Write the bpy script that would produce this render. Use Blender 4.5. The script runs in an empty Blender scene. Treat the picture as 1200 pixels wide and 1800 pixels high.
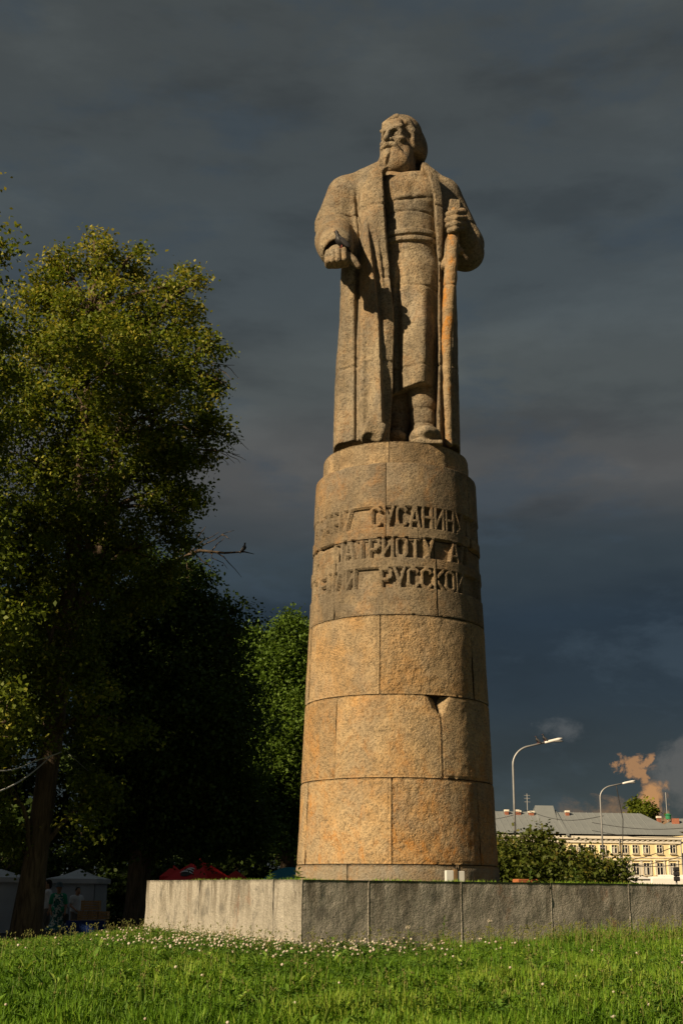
import bpy, math, random
import numpy as np
from mathutils import Vector, Matrix
R = math.radians
random.seed(4)
RNG = np.random.default_rng(7)
scene = bpy.context.scene
col = scene.collection

# ------------------------------------------------------------------ camera
FPX = 2200.0                                   # focal length in photograph pixels (1200 x 1800)
PITCH = math.atan(661.0 / FPX)
ROLL = R(0.5)
EYE = Vector((0, 0, 1.6))
cam = bpy.data.cameras.new('camera')
cam.sensor_fit = 'VERTICAL'
cam.sensor_height = 36.0
cam.lens = FPX / 1800 * 36.0
cam.clip_start = 0.1
cam.clip_end = 3000
camo = bpy.data.objects.new('camera', cam)
col.objects.link(camo)
CM = Matrix.Rotation(math.pi / 2 + PITCH, 4, 'X') @ Matrix.Rotation(ROLL, 4, 'Z')
camo.matrix_world = Matrix.Translation(EYE) @ CM
scene.camera = camo

# ------------------------------------------------------------------ sun and storm sky
SUN_LEFT = R(48)                               # sun stands behind the camera, this far to the left
SUN_EL = R(29)
sun_dir = Vector((-math.sin(SUN_LEFT) * math.cos(SUN_EL), -math.cos(SUN_LEFT) * math.cos(SUN_EL), math.sin(SUN_EL)))
sl = bpy.data.lights.new('sun', 'SUN')
sl.energy = 5.0
sl.angle = R(0.5)
sl.color = (1.0, 0.77, 0.49)
so = bpy.data.objects.new('sun', sl)
col.objects.link(so)
so.rotation_euler = (-sun_dir).to_track_quat('-Z', 'Y').to_euler()
so.location = (-20, -30, 30)

vs = scene.view_settings
vs.view_transform = 'Standard'
vs.look = 'None'
vs.exposure = 0.5
vs.gamma = 1
vs.use_curve_mapping = False
scene.cycles.max_bounces = 6
scene.cycles.transparent_max_bounces = 6
scene.cycles.use_adaptive_sampling = True


class NT:
    """tiny node-tree writer"""
    def __init__(s, nt):
        s.nt = nt
        nt.nodes.clear()

    def n(s, typ, **kw):
        nd = s.nt.nodes.new(typ)
        for k, v in kw.items():
            if k.startswith('i_'):
                key = k[2:]
                key = int(key) if key.isdigit() else key.replace('_', ' ')
                sock = nd.inputs[key]
                if isinstance(v, bpy.types.NodeSocket):
                    s.nt.links.new(v, sock)
                else:
                    sock.default_value = v
            else:
                setattr(nd, k, v)
        return nd

    def link(s, a, b):
        s.nt.links.new(a, b)

    def math(s, op, a, b=None, c=None, clamp=False):
        nd = s.nt.nodes.new('ShaderNodeMath')
        nd.operation = op
        nd.use_clamp = clamp
        for i, v in enumerate((a, b, c)):
            if v is None:
                continue
            if isinstance(v, bpy.types.NodeSocket):
                s.nt.links.new(v, nd.inputs[i])
            else:
                nd.inputs[i].default_value = v
        return nd.outputs[0]

    def mix(s, fac, a, b, blend='MIX'):
        nd = s.nt.nodes.new('ShaderNodeMix')
        nd.data_type = 'RGBA'
        nd.blend_type = blend
        nd.clamp_factor = True
        for sock, v in ((nd.inputs[0], fac), (nd.inputs[6], a), (nd.inputs[7], b)):
            if isinstance(v, bpy.types.NodeSocket):
                s.nt.links.new(v, sock)
            else:
                if isinstance(v, tuple) and len(v) == 3:
                    v = v + (1,)
                sock.default_value = v
        return nd.outputs[2]

    def ramp(s, fac, stops, interp='LINEAR'):
        nd = s.nt.nodes.new('ShaderNodeValToRGB')
        nd.color_ramp.interpolation = interp
        el = nd.color_ramp.elements
        while len(el) < len(stops):
            el.new(0.5)
        for e, (p, c) in zip(el, stops):
            e.position = p
            if not isinstance(c, tuple):
                c = (c, c, c)
            e.color = c if len(c) == 4 else c + (1,)
        s.nt.links.new(fac, nd.inputs[0])
        return nd.outputs[0]

    def noise(s, vec, scale, detail=4, rough=0.55, dist=0.0):
        nd = s.n('ShaderNodeTexNoise', i_Scale=scale, i_Detail=detail, i_Roughness=rough, i_Distortion=dist)
        if vec is not None:
            s.nt.links.new(vec, nd.inputs['Vector'])
        return nd.outputs['Fac']

    def mapped(s, vec, scale=(1, 1, 1), rot=(0, 0, 0), loc=(0, 0, 0)):
        nd = s.n('ShaderNodeMapping')
        nd.inputs['Scale'].default_value = scale
        nd.inputs['Rotation'].default_value = rot
        nd.inputs['Location'].default_value = loc
        s.nt.links.new(vec, nd.inputs['Vector'])
        return nd.outputs[0]


def srgb(r, g, b):
    f = lambda c: ((c / 255 + 0.055) / 1.055) ** 2.4 if c > 10 else c / 255 / 12.92
    return (f(r), f(g), f(b))


world = bpy.data.worlds.new('World')
scene.world = world
world.use_nodes = True
w = NT(world.node_tree)
sky = w.n('ShaderNodeTexSky', sky_type='NISHITA', sun_disc=False)
sky.sun_elevation = SUN_EL
sky.sun_rotation = math.pi + SUN_LEFT      # measured clockwise from +Y
tc = w.n('ShaderNodeTexCoord')
dirv = tc.outputs['Generated']
sep = w.n('ShaderNodeSeparateXYZ', i_0=dirv)
dx, dy, dz = sep.outputs
# storm deck: colour by height above the horizon, bent by large soft cloud noise
big = w.noise(w.mapped(dirv, (1.6, 1.6, 5.0)), 1.3, 5, 0.55, 0.4)
mid = w.noise(w.mapped(dirv, (2.2, 2.2, 7.0), loc=(3, 1, 0.4)), 2.6, 6, 0.55, 0.1)
hgt = w.math('ADD', dz, w.math('MULTIPLY', w.math('SUBTRACT', big, 0.5), 0.10))
deck = w.ramp(hgt, [
    (0.00, srgb(45, 48, 50)), (0.035, srgb(38, 46, 49)), (0.075, srgb(28, 36, 41)), (0.105, srgb(27, 34, 39)),
    (0.15, srgb(21, 30, 38)), (0.205, srgb(21, 30, 38)), (0.255, srgb(38, 45, 48)), (0.32, srgb(67, 66, 63)),
    (0.38, srgb(65, 69, 67)), (0.46, srgb(58, 64, 65)), (0.60, srgb(58, 62, 61)), (1.0, srgb(63, 67, 66))], 'EASE')
shade = w.ramp(mid, [(0.30, 0.72), (0.5, 0.98), (0.70, 1.2)], 'EASE')
deck = w.mix(1.0, deck, shade, 'MULTIPLY')
# darker shreds of scud on the deck
scud = w.noise(w.mapped(dirv, (3.0, 3.0, 8.0), loc=(1.7, 0.3, 2.0)), 2.2, 7, 0.6, 0.15)
scudm = w.math('MULTIPLY', w.ramp(scud, [(0.50, 0.0), (0.66, 1.0)], 'EASE'), 0.45)
deck = w.mix(scudm, deck, srgb(46, 57, 66))
# far-off evening cloud lit by the sun, low over the roofs on the right
az = w.math('DIVIDE', dx, dy)
front = w.math('GREATER_THAN', dy, 0.0)
warp = w.noise(w.mapped(dirv, (1, 1, 1.0)), 24, 9, 0.66, 0.3)
warp2 = w.noise(w.mapped(dirv, (1, 1, 2.2), loc=(4, 2, 1)), 15, 9, 0.66, 0.3)
wa = w.math('MULTIPLY', w.math('SUBTRACT', warp, 0.5), 0.10)
wb = w.math('MULTIPLY', w.math('SUBTRACT', warp2, 0.5), 0.07)


def blob(cx, cz, rx, rz, soft=0.55, amt=1.0):
    a = w.math('DIVIDE', w.math('SUBTRACT', w.math('ADD', az, wa), cx), rx)
    b = w.math('DIVIDE', w.math('SUBTRACT', w.math('ADD', dz, wb), cz), rz)
    d = w.math('SQRT', w.math('ADD', w.math('MULTIPLY', a, a), w.math('MULTIPLY', b, b)))
    m = w.ramp(d, [(0.0, 1.0), (max(0.02, 1.0 - soft), 1.0), (1.0, 0.0)], 'EASE')
    return w.math('MULTIPLY', w.math('MULTIPLY', m, front), amt)


grey_low = blob(0.285, 0.090, 0.055, 0.032, 0.6, 0.8)
deck = w.mix(grey_low, deck, srgb(74, 72, 70))
puff = blob(0.172, 0.118, 0.022, 0.014, 0.95, 0.4)
deck = w.mix(puff, deck, srgb(86, 86, 86))
glow = w.math('MAXIMUM', blob(0.246, 0.066, 0.021, 0.026, 0.6, 0.95), blob(0.233, 0.090, 0.010, 0.013, 0.7, 0.7))
band = blob(0.222, 0.055, 0.056, 0.014, 0.9, 0.85)
deck = w.mix(band, deck, srgb(120, 90, 60))
deck = w.mix(glow, deck, srgb(160, 114, 68))
bg1 = w.n('ShaderNodeBackground', i_Strength=1.0)
w.link(deck, bg1.inputs[0])
bg2 = w.n('ShaderNodeBackground', i_Strength=0.1)
w.link(sky.outputs[0], bg2.inputs[0])
mx = w.n('ShaderNodeMixShader', i_0=0.035)
w.link(bg1.outputs[0], mx.inputs[1])
w.link(bg2.outputs[0], mx.inputs[2])
wo = w.n('ShaderNodeOutputWorld')
w.link(mx.outputs[0], wo.inputs[0])


# ------------------------------------------------------------------ helpers
def ray(px, py):
    return CM.to_3x3() @ Vector((px - 600, 900 - py, -FPX))


def at(px, py, Y):
    """the point at depth Y that the photograph shows at pixel px, py"""
    d = ray(px, py)
    return EYE + d * (Y / d.y)


def tag(o, label=None, cat=None, group=None, kind=None):
    for k, v in (('label', label), ('category', cat), ('group', group), ('kind', kind)):
        if v:
            o[k] = v
    return o


def empty(name, loc=(0, 0, 0), rz=0.0):
    o = bpy.data.objects.new(name, None)
    o.empty_display_size = 0.2
    col.objects.link(o)
    o.location = loc
    o.rotation_euler = (0, 0, rz)
    return o


def link(name, me, mat=None, parent=None, loc=None):
    o = bpy.data.objects.new(name, me)
    col.objects.link(o)
    if mat is not None and len(me.materials) == 0:
        me.materials.append(mat)
    if parent is not None:
        o.parent = parent
    if loc is not None:
        o.location = loc
    return o


def fast_mesh(name, verts, faces, smooth=False):
    """verts (n,3) array, faces (m,k) array of equal-sized polygons"""
    me = bpy.data.meshes.new(name)
    verts = np.ascontiguousarray(verts, dtype=np.float32)
    faces = np.ascontiguousarray(faces, dtype=np.int32)
    k = faces.shape[1]
    me.vertices.add(len(verts))
    me.vertices.foreach_set('co', verts.ravel())
    me.loops.add(faces.size)
    me.loops.foreach_set('vertex_index', faces.ravel())
    me.polygons.add(len(faces))
    me.polygons.foreach_set('loop_start', np.arange(0, faces.size, k, dtype=np.int32))
    me.polygons.foreach_set('loop_total', np.full(len(faces), k, dtype=np.int32))
    if smooth:
        me.polygons.foreach_set('use_smooth', np.ones(len(faces), dtype=bool))
    me.update(calc_edges=True)
    return me


def face_color(me, colors, name='tint'):
    a = me.attributes.new(name, 'FLOAT', 'FACE')
    a.data.foreach_set('value', np.ascontiguousarray(colors, dtype=np.float32))


class MB:
    """collects simple shapes into one mesh"""
    def __init__(s):
        s.v = []
        s.f = []

    def add(s, vs, fs):
        o = len(s.v)
        s.v += [tuple(v) for v in vs]
        s.f += [tuple(i + o for i in f) for f in fs]
        return s

    def box(s, c, size, rz=0.0, bevel=0.0, top=1.0):
        x, y, z = (a / 2 for a in size)
        b = min(bevel, x * 0.9, y * 0.9, z * 0.9)
        m = Matrix.Rotation(rz, 3, 'Z')
        pts = []
        fs = []
        if b <= 0:
            for sz, k in ((-z, 1), (z, top)):
                for sx, sy in ((-x, -y), (x, -y), (x, y), (-x, y)):
                    pts.append((sx * k, sy * k, sz))
            fs = [(0, 3, 2, 1), (4, 5, 6, 7), (0, 1, 5, 4), (1, 2, 6, 5), (2, 3, 7, 6), (3, 0, 4, 7)]
        else:
            rings = [(-z, b), (-z + b, 0), (z - b, 0), (z, b)]
            for zz, i in rings:
                for sx, sy, ex, ey in ((-1, -1, 1, 0), (1, -1, -1, 0), (1, -1, 0, 1), (1, 1, 0, -1), (1, 1, -1, 0), (-1, 1, 1, 0), (-1, 1, 0, -1), (-1, -1, 0, 1)):
                    px = sx * (x - i) + ex * b * (0.6)
                    py = sy * (y - i) + ey * b * (0.6)
                    pts.append((px, py, zz))
            fs = [tuple(range(7, -1, -1)), tuple(range(24, 32))]
            for r in range(3):
                for k in range(8):
                    a, b2 = r * 8 + k, r * 8 + (k + 1) % 8
                    fs.append((a, b2, b2 + 8, a + 8))
        c = Vector(c)
        return s.add([m @ Vector(p) + c for p in pts], fs)

    def tube(s, pts, rad, n=8, cap=True):
        pts = [Vector(p) for p in pts]
        if not isinstance(rad, (list, tuple)):
            rad = [rad] * len(pts)
        vs = []
        prev = None
        for i, p in enumerate(pts):
            d = (pts[min(i + 1, len(pts) - 1)] - pts[max(i - 1, 0)])
            d = d.normalized() if d.length > 1e-9 else Vector((0, 0, 1))
            if prev is None:
                u = d.orthogonal().normalized()
            else:
                u = prev - d * prev.dot(d)
                u = u.normalized() if u.length > 1e-6 else d.orthogonal().normalized()
            prev = u
            wv = d.cross(u)
            for k in range(n):
                a = 2 * math.pi * k / n
                vs.append(p + (u * math.cos(a) + wv * math.sin(a)) * rad[i])
        fs = []
        for i in range(len(pts) - 1):
            for k in range(n):
                a, b = i * n + k, i * n + (k + 1) % n
                fs.append((a, b, b + n, a + n))
        if cap:
            fs.append(tuple(range(n - 1, -1, -1)))
            fs.append(tuple(range((len(pts) - 1) * n, len(pts) * n)))
        return s.add(vs, fs)

    def lathe(s, prof, c=(0, 0, 0), n=16, sx=1.0, sy=1.0):
        vs = []
        for r, z in prof:
            for k in range(n):
                a = 2 * math.pi * k / n
                vs.append((c[0] + r * math.cos(a) * sx, c[1] + r * math.sin(a) * sy, c[2] + z))
        fs = []
        for i in range(len(prof) - 1):
            for k in range(n):
                a, b = i * n + k, i * n + (k + 1) % n
                fs.append((a, b, b + n, a + n))
        fs.append(tuple(range(n - 1, -1, -1)))
        fs.append(tuple(range((len(prof) - 1) * n, len(prof) * n)))
        return s.add(vs, fs)

    def ell(s, c, r, n=10, m=7, rot=None):
        vs = []
        fs = []
        c = Vector(c)
        rot = rot or Matrix.Identity(3)
        for i in range(1, m):
            t = math.pi * i / m
            for k in range(n):
                a = 2 * math.pi * k / n
                vs.append(rot @ Vector((r[0] * math.sin(t) * math.cos(a), r[1] * math.sin(t) * math.sin(a), r[2] * math.cos(t))) + c)
        vs.append(rot @ Vector((0, 0, r[2])) + c)
        vs.append(rot @ Vector((0, 0, -r[2])) + c)
        T, B = len(vs) - 2, len(vs) - 1
        for i in range(m - 2):
            for k in range(n):
                a, b = i * n + k, i * n + (k + 1) % n
                fs.append((a, a + n, b + n, b))
        for k in range(n):
            fs.append((T, k, (k + 1) % n))
            a = (m - 2) * n
            fs.append((B, a + (k + 1) % n, a + k))
        return s.add(vs, fs)

    def quad(s, a, b, c, d):
        return s.add([a, b, c, d], [(0, 1, 2, 3)])

    def build(s, name, mat=None, parent=None, smooth=False, loc=None):
        me = bpy.data.meshes.new(name)
        me.from_pydata(s.v, [], s.f)
        if smooth:
            me.polygons.foreach_set('use_smooth', [True] * len(me.polygons))
        me.update()
        return link(name, me, mat, parent, loc)


def copy_tree(o, parent=None):
    c = o.copy()
    col.objects.link(c)
    c.parent = parent
    for ch in [x for x in col.objects if x.parent == o]:
        copy_tree(ch, c)
    return c


def vnoise2(u, v, scale, seed=0, octs=3, rough=0.5):
    """value noise on arrays, about -1..1"""
    out = np.zeros(np.broadcast(u, v).shape, dtype=np.float32)
    amp = 1.0
    tot = 0.0
    for o in range(octs):
        rg = np.random.default_rng(seed * 31 + o)
        g = rg.uniform(-1, 1, (64, 64)).astype(np.float32)
        a = (u * scale) % 63
        b = (v * scale) % 63
        i = np.floor(a).astype(int)
        j = np.floor(b).astype(int)
        fa = a - i
        fb = b - j
        fa = fa * fa * (3 - 2 * fa)
        fb = fb * fb * (3 - 2 * fb)
        val = (g[i, j] * (1 - fa) + g[i + 1, j] * fa) * (1 - fb) + (g[i, j + 1] * (1 - fa) + g[i + 1, j + 1] * fa) * fb
        out += amp * val
        tot += amp
        amp *= rough
        scale *= 2.03
    return out / tot


def sm(e0, e1, x):
    t = np.clip((x - e0) / (e1 - e0), 0, 1)
    return t * t * (3 - 2 * t)


# ------------------------------------------------------------------ materials
def new_mat(name):
    m = bpy.data.materials.new(name)
    m.use_nodes = True
    return m, NT(m.node_tree)


def finish(t, color, rough=0.85, bump=None, bstr=0.5, bdist=0.02, spec=0.3, metal=0.0, extra=None):
    b = t.n('ShaderNodeBsdfPrincipled', i_Roughness=rough, i_Metallic=metal)
    b.inputs['Specular IOR Level'].default_value = spec
    if isinstance(color, bpy.types.NodeSocket):
        t.link(color, b.inputs['Base Color'])
    else:
        b.inputs['Base Color'].default_value = tuple(color)[:3] + (1,)
    if bump is not None:
        bn = t.n('ShaderNodeBump', i_Strength=bstr, i_Distance=bdist, i_Height=bump)
        t.link(bn.outputs[0], b.inputs['Normal'])
    o = t.n('ShaderNodeOutputMaterial')
    t.link(b.outputs[0], o.inputs[0])
    return b


def plain(name, color, rough=0.7, var=0.12, scale=6.0, spec=0.3, metal=0.0, bstr=0.0):
    m, t = new_mat(name)
    c = t.n('ShaderNodeTexCoord').outputs['Object']
    nz = t.noise(c, scale, 4, 0.6)
    k = t.ramp(nz, [(0.25, 1 - var * 2), (0.75, 1 + var)])
    cc = t.mix(1.0, tuple(color), k, 'MULTIPLY')
    finish(t, cc, rough, nz if bstr else None, bstr, 0.01, spec, metal)
    return m


def stone(name, ochre=0.6, bstr=0.75, base=(0.47, 0.355, 0.205), dark=(0.14, 0.11, 0.072), lichen=0.0, stain=0.5, chisel=0.5, pits=0.5, seed=0.0, lich_z=None, stain_z=None):
    m, t = new_mat(name)
    geo = t.n('ShaderNodeNewGeometry')
    c = t.mapped(geo.outputs['Position'], loc=(seed * 3.1, seed * 1.7, seed * 0.9))
    n1 = t.noise(c, 0.9, 5, 0.6, 0.3)
    n2 = t.noise(c, 5.0, 6, 0.65)
    n3 = t.noise(c, 34.0, 4, 0.7)
    colr = t.mix(t.ramp(n1, [(0.35, 0.0), (0.65, 1.0)]), tuple(b * 0.86 for b in base), base)
    f2 = t.ramp(n2, [(0.38, 0.0), (0.62, 1.0)])
    colr = t.mix(t.math('MULTIPLY', f2, 0.45), colr, tuple(b * 0.72 for b in base))
    pos = t.n('ShaderNodeSeparateXYZ', i_0=geo.outputs['Position'])
    st = t.noise(t.mapped(c, (1.2, 1.2, 0.7)), 1.1, 8, 0.68, 0.6)
    stf = t.ramp(st, [(0.40, 0.0), (0.50, 0.45), (0.64, 1.0)])
    oc = t.noise(t.mapped(c, (1.0, 1.0, 0.8), loc=(7, 2, 5)), 1.3, 7, 0.66, 0.5)
    colr = t.mix(t.math('MULTIPLY', t.ramp(oc, [(0.48, 0.0), (0.60, 1.0)]), ochre), colr, (base[0] * 0.98, base[1] * 0.76, base[2] * 0.48))
    gr = t.noise(t.mapped(c, (1.0, 1.0, 0.8), loc=(1, 9, 3)), 1.9, 7, 0.66, 0.5)
    colr = t.mix(t.math('MULTIPLY', t.ramp(gr, [(0.48, 0.0), (0.60, 1.0)]), 0.6), colr, (base[0] * 0.62, base[1] * 0.68, base[2] * 0.82))
    amt = stain
    if stain_z:
        g = t.n('ShaderNodeMapRange', i_Value=pos.outputs[2])
        g.inputs[1].default_value, g.inputs[2].default_value, g.inputs[3].default_value, g.inputs[4].default_value = stain_z
        amt = t.math('MULTIPLY', g.outputs[0], stain)
    colr = t.mix(t.math('MULTIPLY', stf, amt), colr, dark)
    # fine speckle
    n4 = t.noise(c, 13.0, 6, 0.75)
    colr = t.mix(t.math('MULTIPLY', t.ramp(n4, [(0.52, 0.0), (0.64, 1.0)]), 0.55), colr, tuple(d * 1.1 for d in dark))
    colr = t.mix(t.math('MULTIPLY', t.ramp(n3, [(0.5, 0.0), (0.64, 1.0)]), 0.7), colr, tuple(d * 0.75 for d in dark))
    colr = t.mix(t.math('MULTIPLY', t.ramp(n3, [(0.28, 1.0), (0.42, 0.0)]), 0.35), colr, tuple(min(1, b * 1.25) for b in base))
    if lichen:
        ln = t.noise(t.mapped(c, (1, 1, 0.6)), 2.6, 7, 0.7, 0.6)
        ls = t.noise(c, 14.0, 5, 0.7)
        lf = t.math('MULTIPLY', t.ramp(ln, [(0.47, 0.0), (0.62, 1.0)]), t.ramp(ls, [(0.38, 0.15), (0.6, 1.0)]))
        la = lichen
        if lich_z:
            g = t.n('ShaderNodeMapRange', i_Value=pos.outputs[2])
            g.inputs[1].default_value, g.inputs[2].default_value, g.inputs[3].default_value, g.inputs[4].default_value = lich_z
            la = t.math('MULTIPLY', g.outputs[0], lichen)
        colr = t.mix(t.math('MULTIPLY', lf, la, clamp=True), colr, (0.46, 0.20, 0.035))
    # relief: grain, pits and slanting chisel marks
    wv = t.n('ShaderNodeTexWave', i_Scale=9.0, i_Distortion=9.0, i_Detail=3.0, i_Detail_Scale=2.5)
    wv.bands_direction = 'X'
    t.link(t.mapped(c, (1.0, 1.0, 1.1), (0, R(40 + 60 * (seed % 1)), 0)), wv.inputs['Vector'])
    chm = t.math('MULTIPLY', wv.outputs['Fac'], t.math('MULTIPLY', t.ramp(n2, [(0.42, 0.0), (0.6, 1.0)]), chisel))
    vo = t.n('ShaderNodeTexVoronoi', i_Scale=26.0)
    t.link(t.mapped(c, (1, 1, 0.8)), vo.inputs['Vector'])
    pt = t.ramp(vo.outputs['Distance'], [(0.05, 0.0), (0.30, 1.0)])
    h = t.math('ADD', t.math('MULTIPLY', n3, 1.3), t.math('MULTIPLY', n2, 0.6))
    h = t.math('ADD', h, chm)
    h = t.math('ADD', h, t.math('MULTIPLY', t.math('MULTIPLY', pt, t.ramp(n2, [(0.4, 0.1), (0.6, 1.0)])), pits))
    finish(t, colr, 0.92, h, bstr, 0.022, 0.15)
    return m


MAT_STONE = [stone('limestone_%d' % i, base=b, lichen=l, lich_z=(1.7, 4.8, 1.0, 0.12), stain=s, chisel=ch, pits=p, seed=i * 0.37,
                   stain_z=(2.6, 7.0, 0.3, 1.2))
             for i, (b, l, s, ch, p) in enumerate([
                 ((0.54, 0.405, 0.235), 0.9, 0.65, 0.35, 0.4), ((0.50, 0.38, 0.23), 0.8, 0.75, 0.55, 0.2),
                 ((0.47, 0.35, 0.205), 1.0, 0.7, 0.2, 1.5), ((0.53, 0.405, 0.245), 0.8, 0.7, 0.45, 0.5)])]
MAT_TEXT = [stone('lettered_limestone_%d' % i, bstr=0.6, base=b, dark=(0.10, 0.082, 0.058), lichen=0.25, stain=0.85, chisel=0.5, pits=0.3, seed=5.1 + i * 0.61, ochre=0.4)
            for i, b in enumerate(((0.34, 0.275, 0.185), (0.31, 0.25, 0.17), (0.36, 0.29, 0.195)))]
MAT_STATUE = stone('statue_limestone', ochre=0.25, bstr=0.8, base=(0.39, 0.325, 0.225), dark=(0.08, 0.068, 0.052), lichen=0.2, stain=0.6, chisel=0.25, pits=0.7, seed=2.3)
MAT_STAFF = stone('lichened_limestone', base=(0.40, 0.31, 0.19), dark=(0.24, 0.17, 0.10), lichen=1.3, stain=0.4, chisel=0.1, pits=0.8, seed=1.1)
MAT_PLINTH = stone('plinth_stone', base=(0.36, 0.32, 0.25), dark=(0.2, 0.17, 0.12), lichen=0.3, stain=0.6, chisel=0.1, pits=0.3, seed=3.3)
MAT_MORTAR = plain('mortar', (0.05, 0.04, 0.03), 0.95)
# ================================================================== platform wall and pedestal
AX = at(698, 1535, 17.8).x                     # axis of the pedestal
AY = 17.8
PLAT_TOP = 1.672
GRASS_TOP = 0.99
C0 = Vector((at(531, 1560, 12).x, 12.0))       # near corner of the granite wall
L0 = Vector((at(256, 1590, 16.7).x, 16.7))
RD = Vector((math.cos(R(33)), math.sin(R(33))))


def wall_s(px):
    """arc length along the right face that shows at photograph column px"""
    lo, hi = 0.0, 12.0
    for _ in range(50):
        mid = (lo + hi) / 2
        p = C0 + RD * mid
        if at(px, 1590, p.y).x > p.x:
            lo = mid
        else:
            hi = mid
    return lo


def granite(name, seed):
    m, t = new_mat(name)
    geo = t.n('ShaderNodeNewGeometry')
    c = t.mapped(geo.outputs['Position'], loc=(seed, seed * 2, 0))
    n1 = t.noise(c, 1.3, 5, 0.6)
    n2 = t.noise(c, 60, 3, 0.7)
    colr = t.mix(n1, (0.38, 0.365, 0.325), (0.49, 0.465, 0.405))
    colr = t.mix(t.math('MULTIPLY', t.ramp(n2, [(0.45, 0.0), (0.62, 1.0)]), 0.5), colr, (0.25, 0.24, 0.23))
    colr = t.mix(t.math('MULTIPLY', t.ramp(n2, [(0.3, 1.0), (0.42, 0.0)]), 0.4), colr, (0.7, 0.68, 0.62))
    # dirt that has run down from the top edge
    dr = t.noise(t.mapped(c, (3.4, 3.4, 0.8)), 1.2, 9, 0.74, 0.6)
    pos = t.n('ShaderNodeSeparateXYZ', i_0=geo.outputs['Position'])
    g = t.n('ShaderNodeMapRange', i_Value=pos.outputs[2])
    g.inputs[1].default_value, g.inputs[2].default_value, g.inputs[3].default_value, g.inputs[4].default_value = 1.1, 1.62, 0.1, 1.0
    df = t.math('MULTIPLY', t.ramp(dr, [(0.46, 0.0), (0.58, 1.0)]), g.outputs[0])
    colr = t.mix(t.math('MULTIPLY', df, 0.7), colr, (0.10, 0.085, 0.06))
    ru = t.noise(t.mapped(c, (2.2, 2.2, 1.4), loc=(5, 1, 2)), 1.6, 6, 0.65)
    colr = t.mix(t.math('MULTIPLY', t.ramp(ru, [(0.60, 0.0), (0.72, 1.0)]), 0.6), colr, (0.26, 0.095, 0.03))
    bl = t.noise(t.mapped(c, (1.5, 1.5, 1.5), loc=(9, 3, 7)), 2.6, 6, 0.7)
    colr = t.mix(t.math('MULTIPLY', t.ramp(bl, [(0.52, 0.0), (0.66, 1.0)]), 0.6), colr, (0.09, 0.09, 0.085))
    h = t.math('ADD', t.math('MULTIPLY', t.noise(c, 22, 5, 0.7), 1.5), n2)
    finish(t, colr, 0.85, h, 0.8, 0.02, 0.25)
    return m


MAT_JOINT = plain('wall_mortar', (0.16, 0.13, 0.09), 0.95, 0.3, 8)
MAT_GRANITE = [granite('grey_granite_%d' % i, i * 4.3) for i in range(3)]
plat = empty('granite_platform', (C0.x, C0.y, GRASS_TOP))
tag(plat, 'low weathered granite retaining wall around the foot of the stone pedestal', 'retaining wall')
PI = plat.matrix_basis.inverted()


def slab(p0, p1, z0, z1, th, seed, mat, inward=None):
    """a rough faced wall slab from p0 to p1 (plan), outward side to the right of the direction"""
    d = (p1 - p0)
    ln = d.length
    d = d / ln
    nrm = Vector((d.y, -d.x))
    nu = max(8, int(ln / 0.018))
    nv = 36
    U, V = np.meshgrid(np.linspace(0, 1, nu + 1), np.linspace(0, 1, nv + 1), indexing='ij')
    rough = vnoise2(U * ln + seed * 3, V * (z1 - z0), 7.0, seed, 4, 0.6) * 0.008
    ed = np.minimum(np.minimum(U, 1 - U) * ln, (1 - V) * (z1 - z0))
    chip = np.clip(1 - ed / 0.012, 0, 1) ** 2 * (0.001 + 0.007 * np.clip(vnoise2(U * ln, V, 5.0, seed + 50, 2), 0, 1))
    off = rough - chip
    x = p0.x + d.x * U * ln + nrm.x * off
    y = p0.y + d.y * U * ln + nrm.y * off
    z = z0 + (z1 - z0) * V
    front = np.stack([x, y, z], -1).reshape(-1, 3)
    idx = np.arange((nu + 1) * (nv + 1)).reshape(nu + 1, nv + 1)
    q = np.stack([idx[:-1, :-1], idx[1:, :-1], idx[1:, 1:], idx[:-1, 1:]], -1).reshape(-1, 4)
    # rim to the back plane
    rim = np.concatenate([idx[0, :], idx[1:, -1], idx[-1, -2::-1], idx[-2:0:-1, 0]])
    back = front[rim].copy()
    inn = -np.array([nrm.x, nrm.y, 0]) * th
    if inward is not None:
        inn = np.array([inward.x, inward.y, 0])
    bu = ((back[:, 0] - p0.x) * d.x + (back[:, 1] - p0.y) * d.y)
    back[:, 0] = p0.x + d.x * bu + inn[0]
    back[:, 1] = p0.y + d.y * bu + inn[1]
    n0 = len(front)
    k = len(rim)
    a = rim
    b = np.roll(rim, -1)
    c = n0 + np.roll(np.arange(k), -1)
    e = n0 + np.arange(k)
    q2 = np.stack([b, a, e, c], -1)
    me = fast_mesh('slab', np.concatenate([front, back]), np.concatenate([q, q2]), True)
    o = link('granite_slab', me, mat, plat)
    o.matrix_parent_inverse = PI
    return o


js = [0.0] + [wall_s(px) for px in (648, 811, 969, 1106, 1200)]
step = js[4] - js[3]
js[5] = js[4] + step
js += [js[5] + step, js[5] + 2 * step]
TH = 0.28
G = 0.0018
LD = (L0 - C0).normalized()
BIS = (LD + RD).normalized() * 0.4
pts_r = [C0 + RD * s for s in js]
for i in range(len(pts_r) - 1):
    a, b = pts_r[i], pts_r[i + 1]
    slab(a + RD * (0 if i == 0 else G), b - RD * G, GRASS_TOP - 0.5, PLAT_TOP, TH, 10 + i, MAT_GRANITE[i % 3], BIS if i == 0 else None)
LD = (L0 - C0).normalized()
LL = (L0 - C0).length


def left_s(px):
    lo, hi = 0.0, LL
    for _ in range(50):
        mid = (lo + hi) / 2
        p = C0 + LD * mid
        if at(px, 1590, p.y).x < p.x:
            lo = mid
        else:
            hi = mid
    return lo


ls = [TH + 0.002, left_s(480), LL * 0.99]
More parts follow.
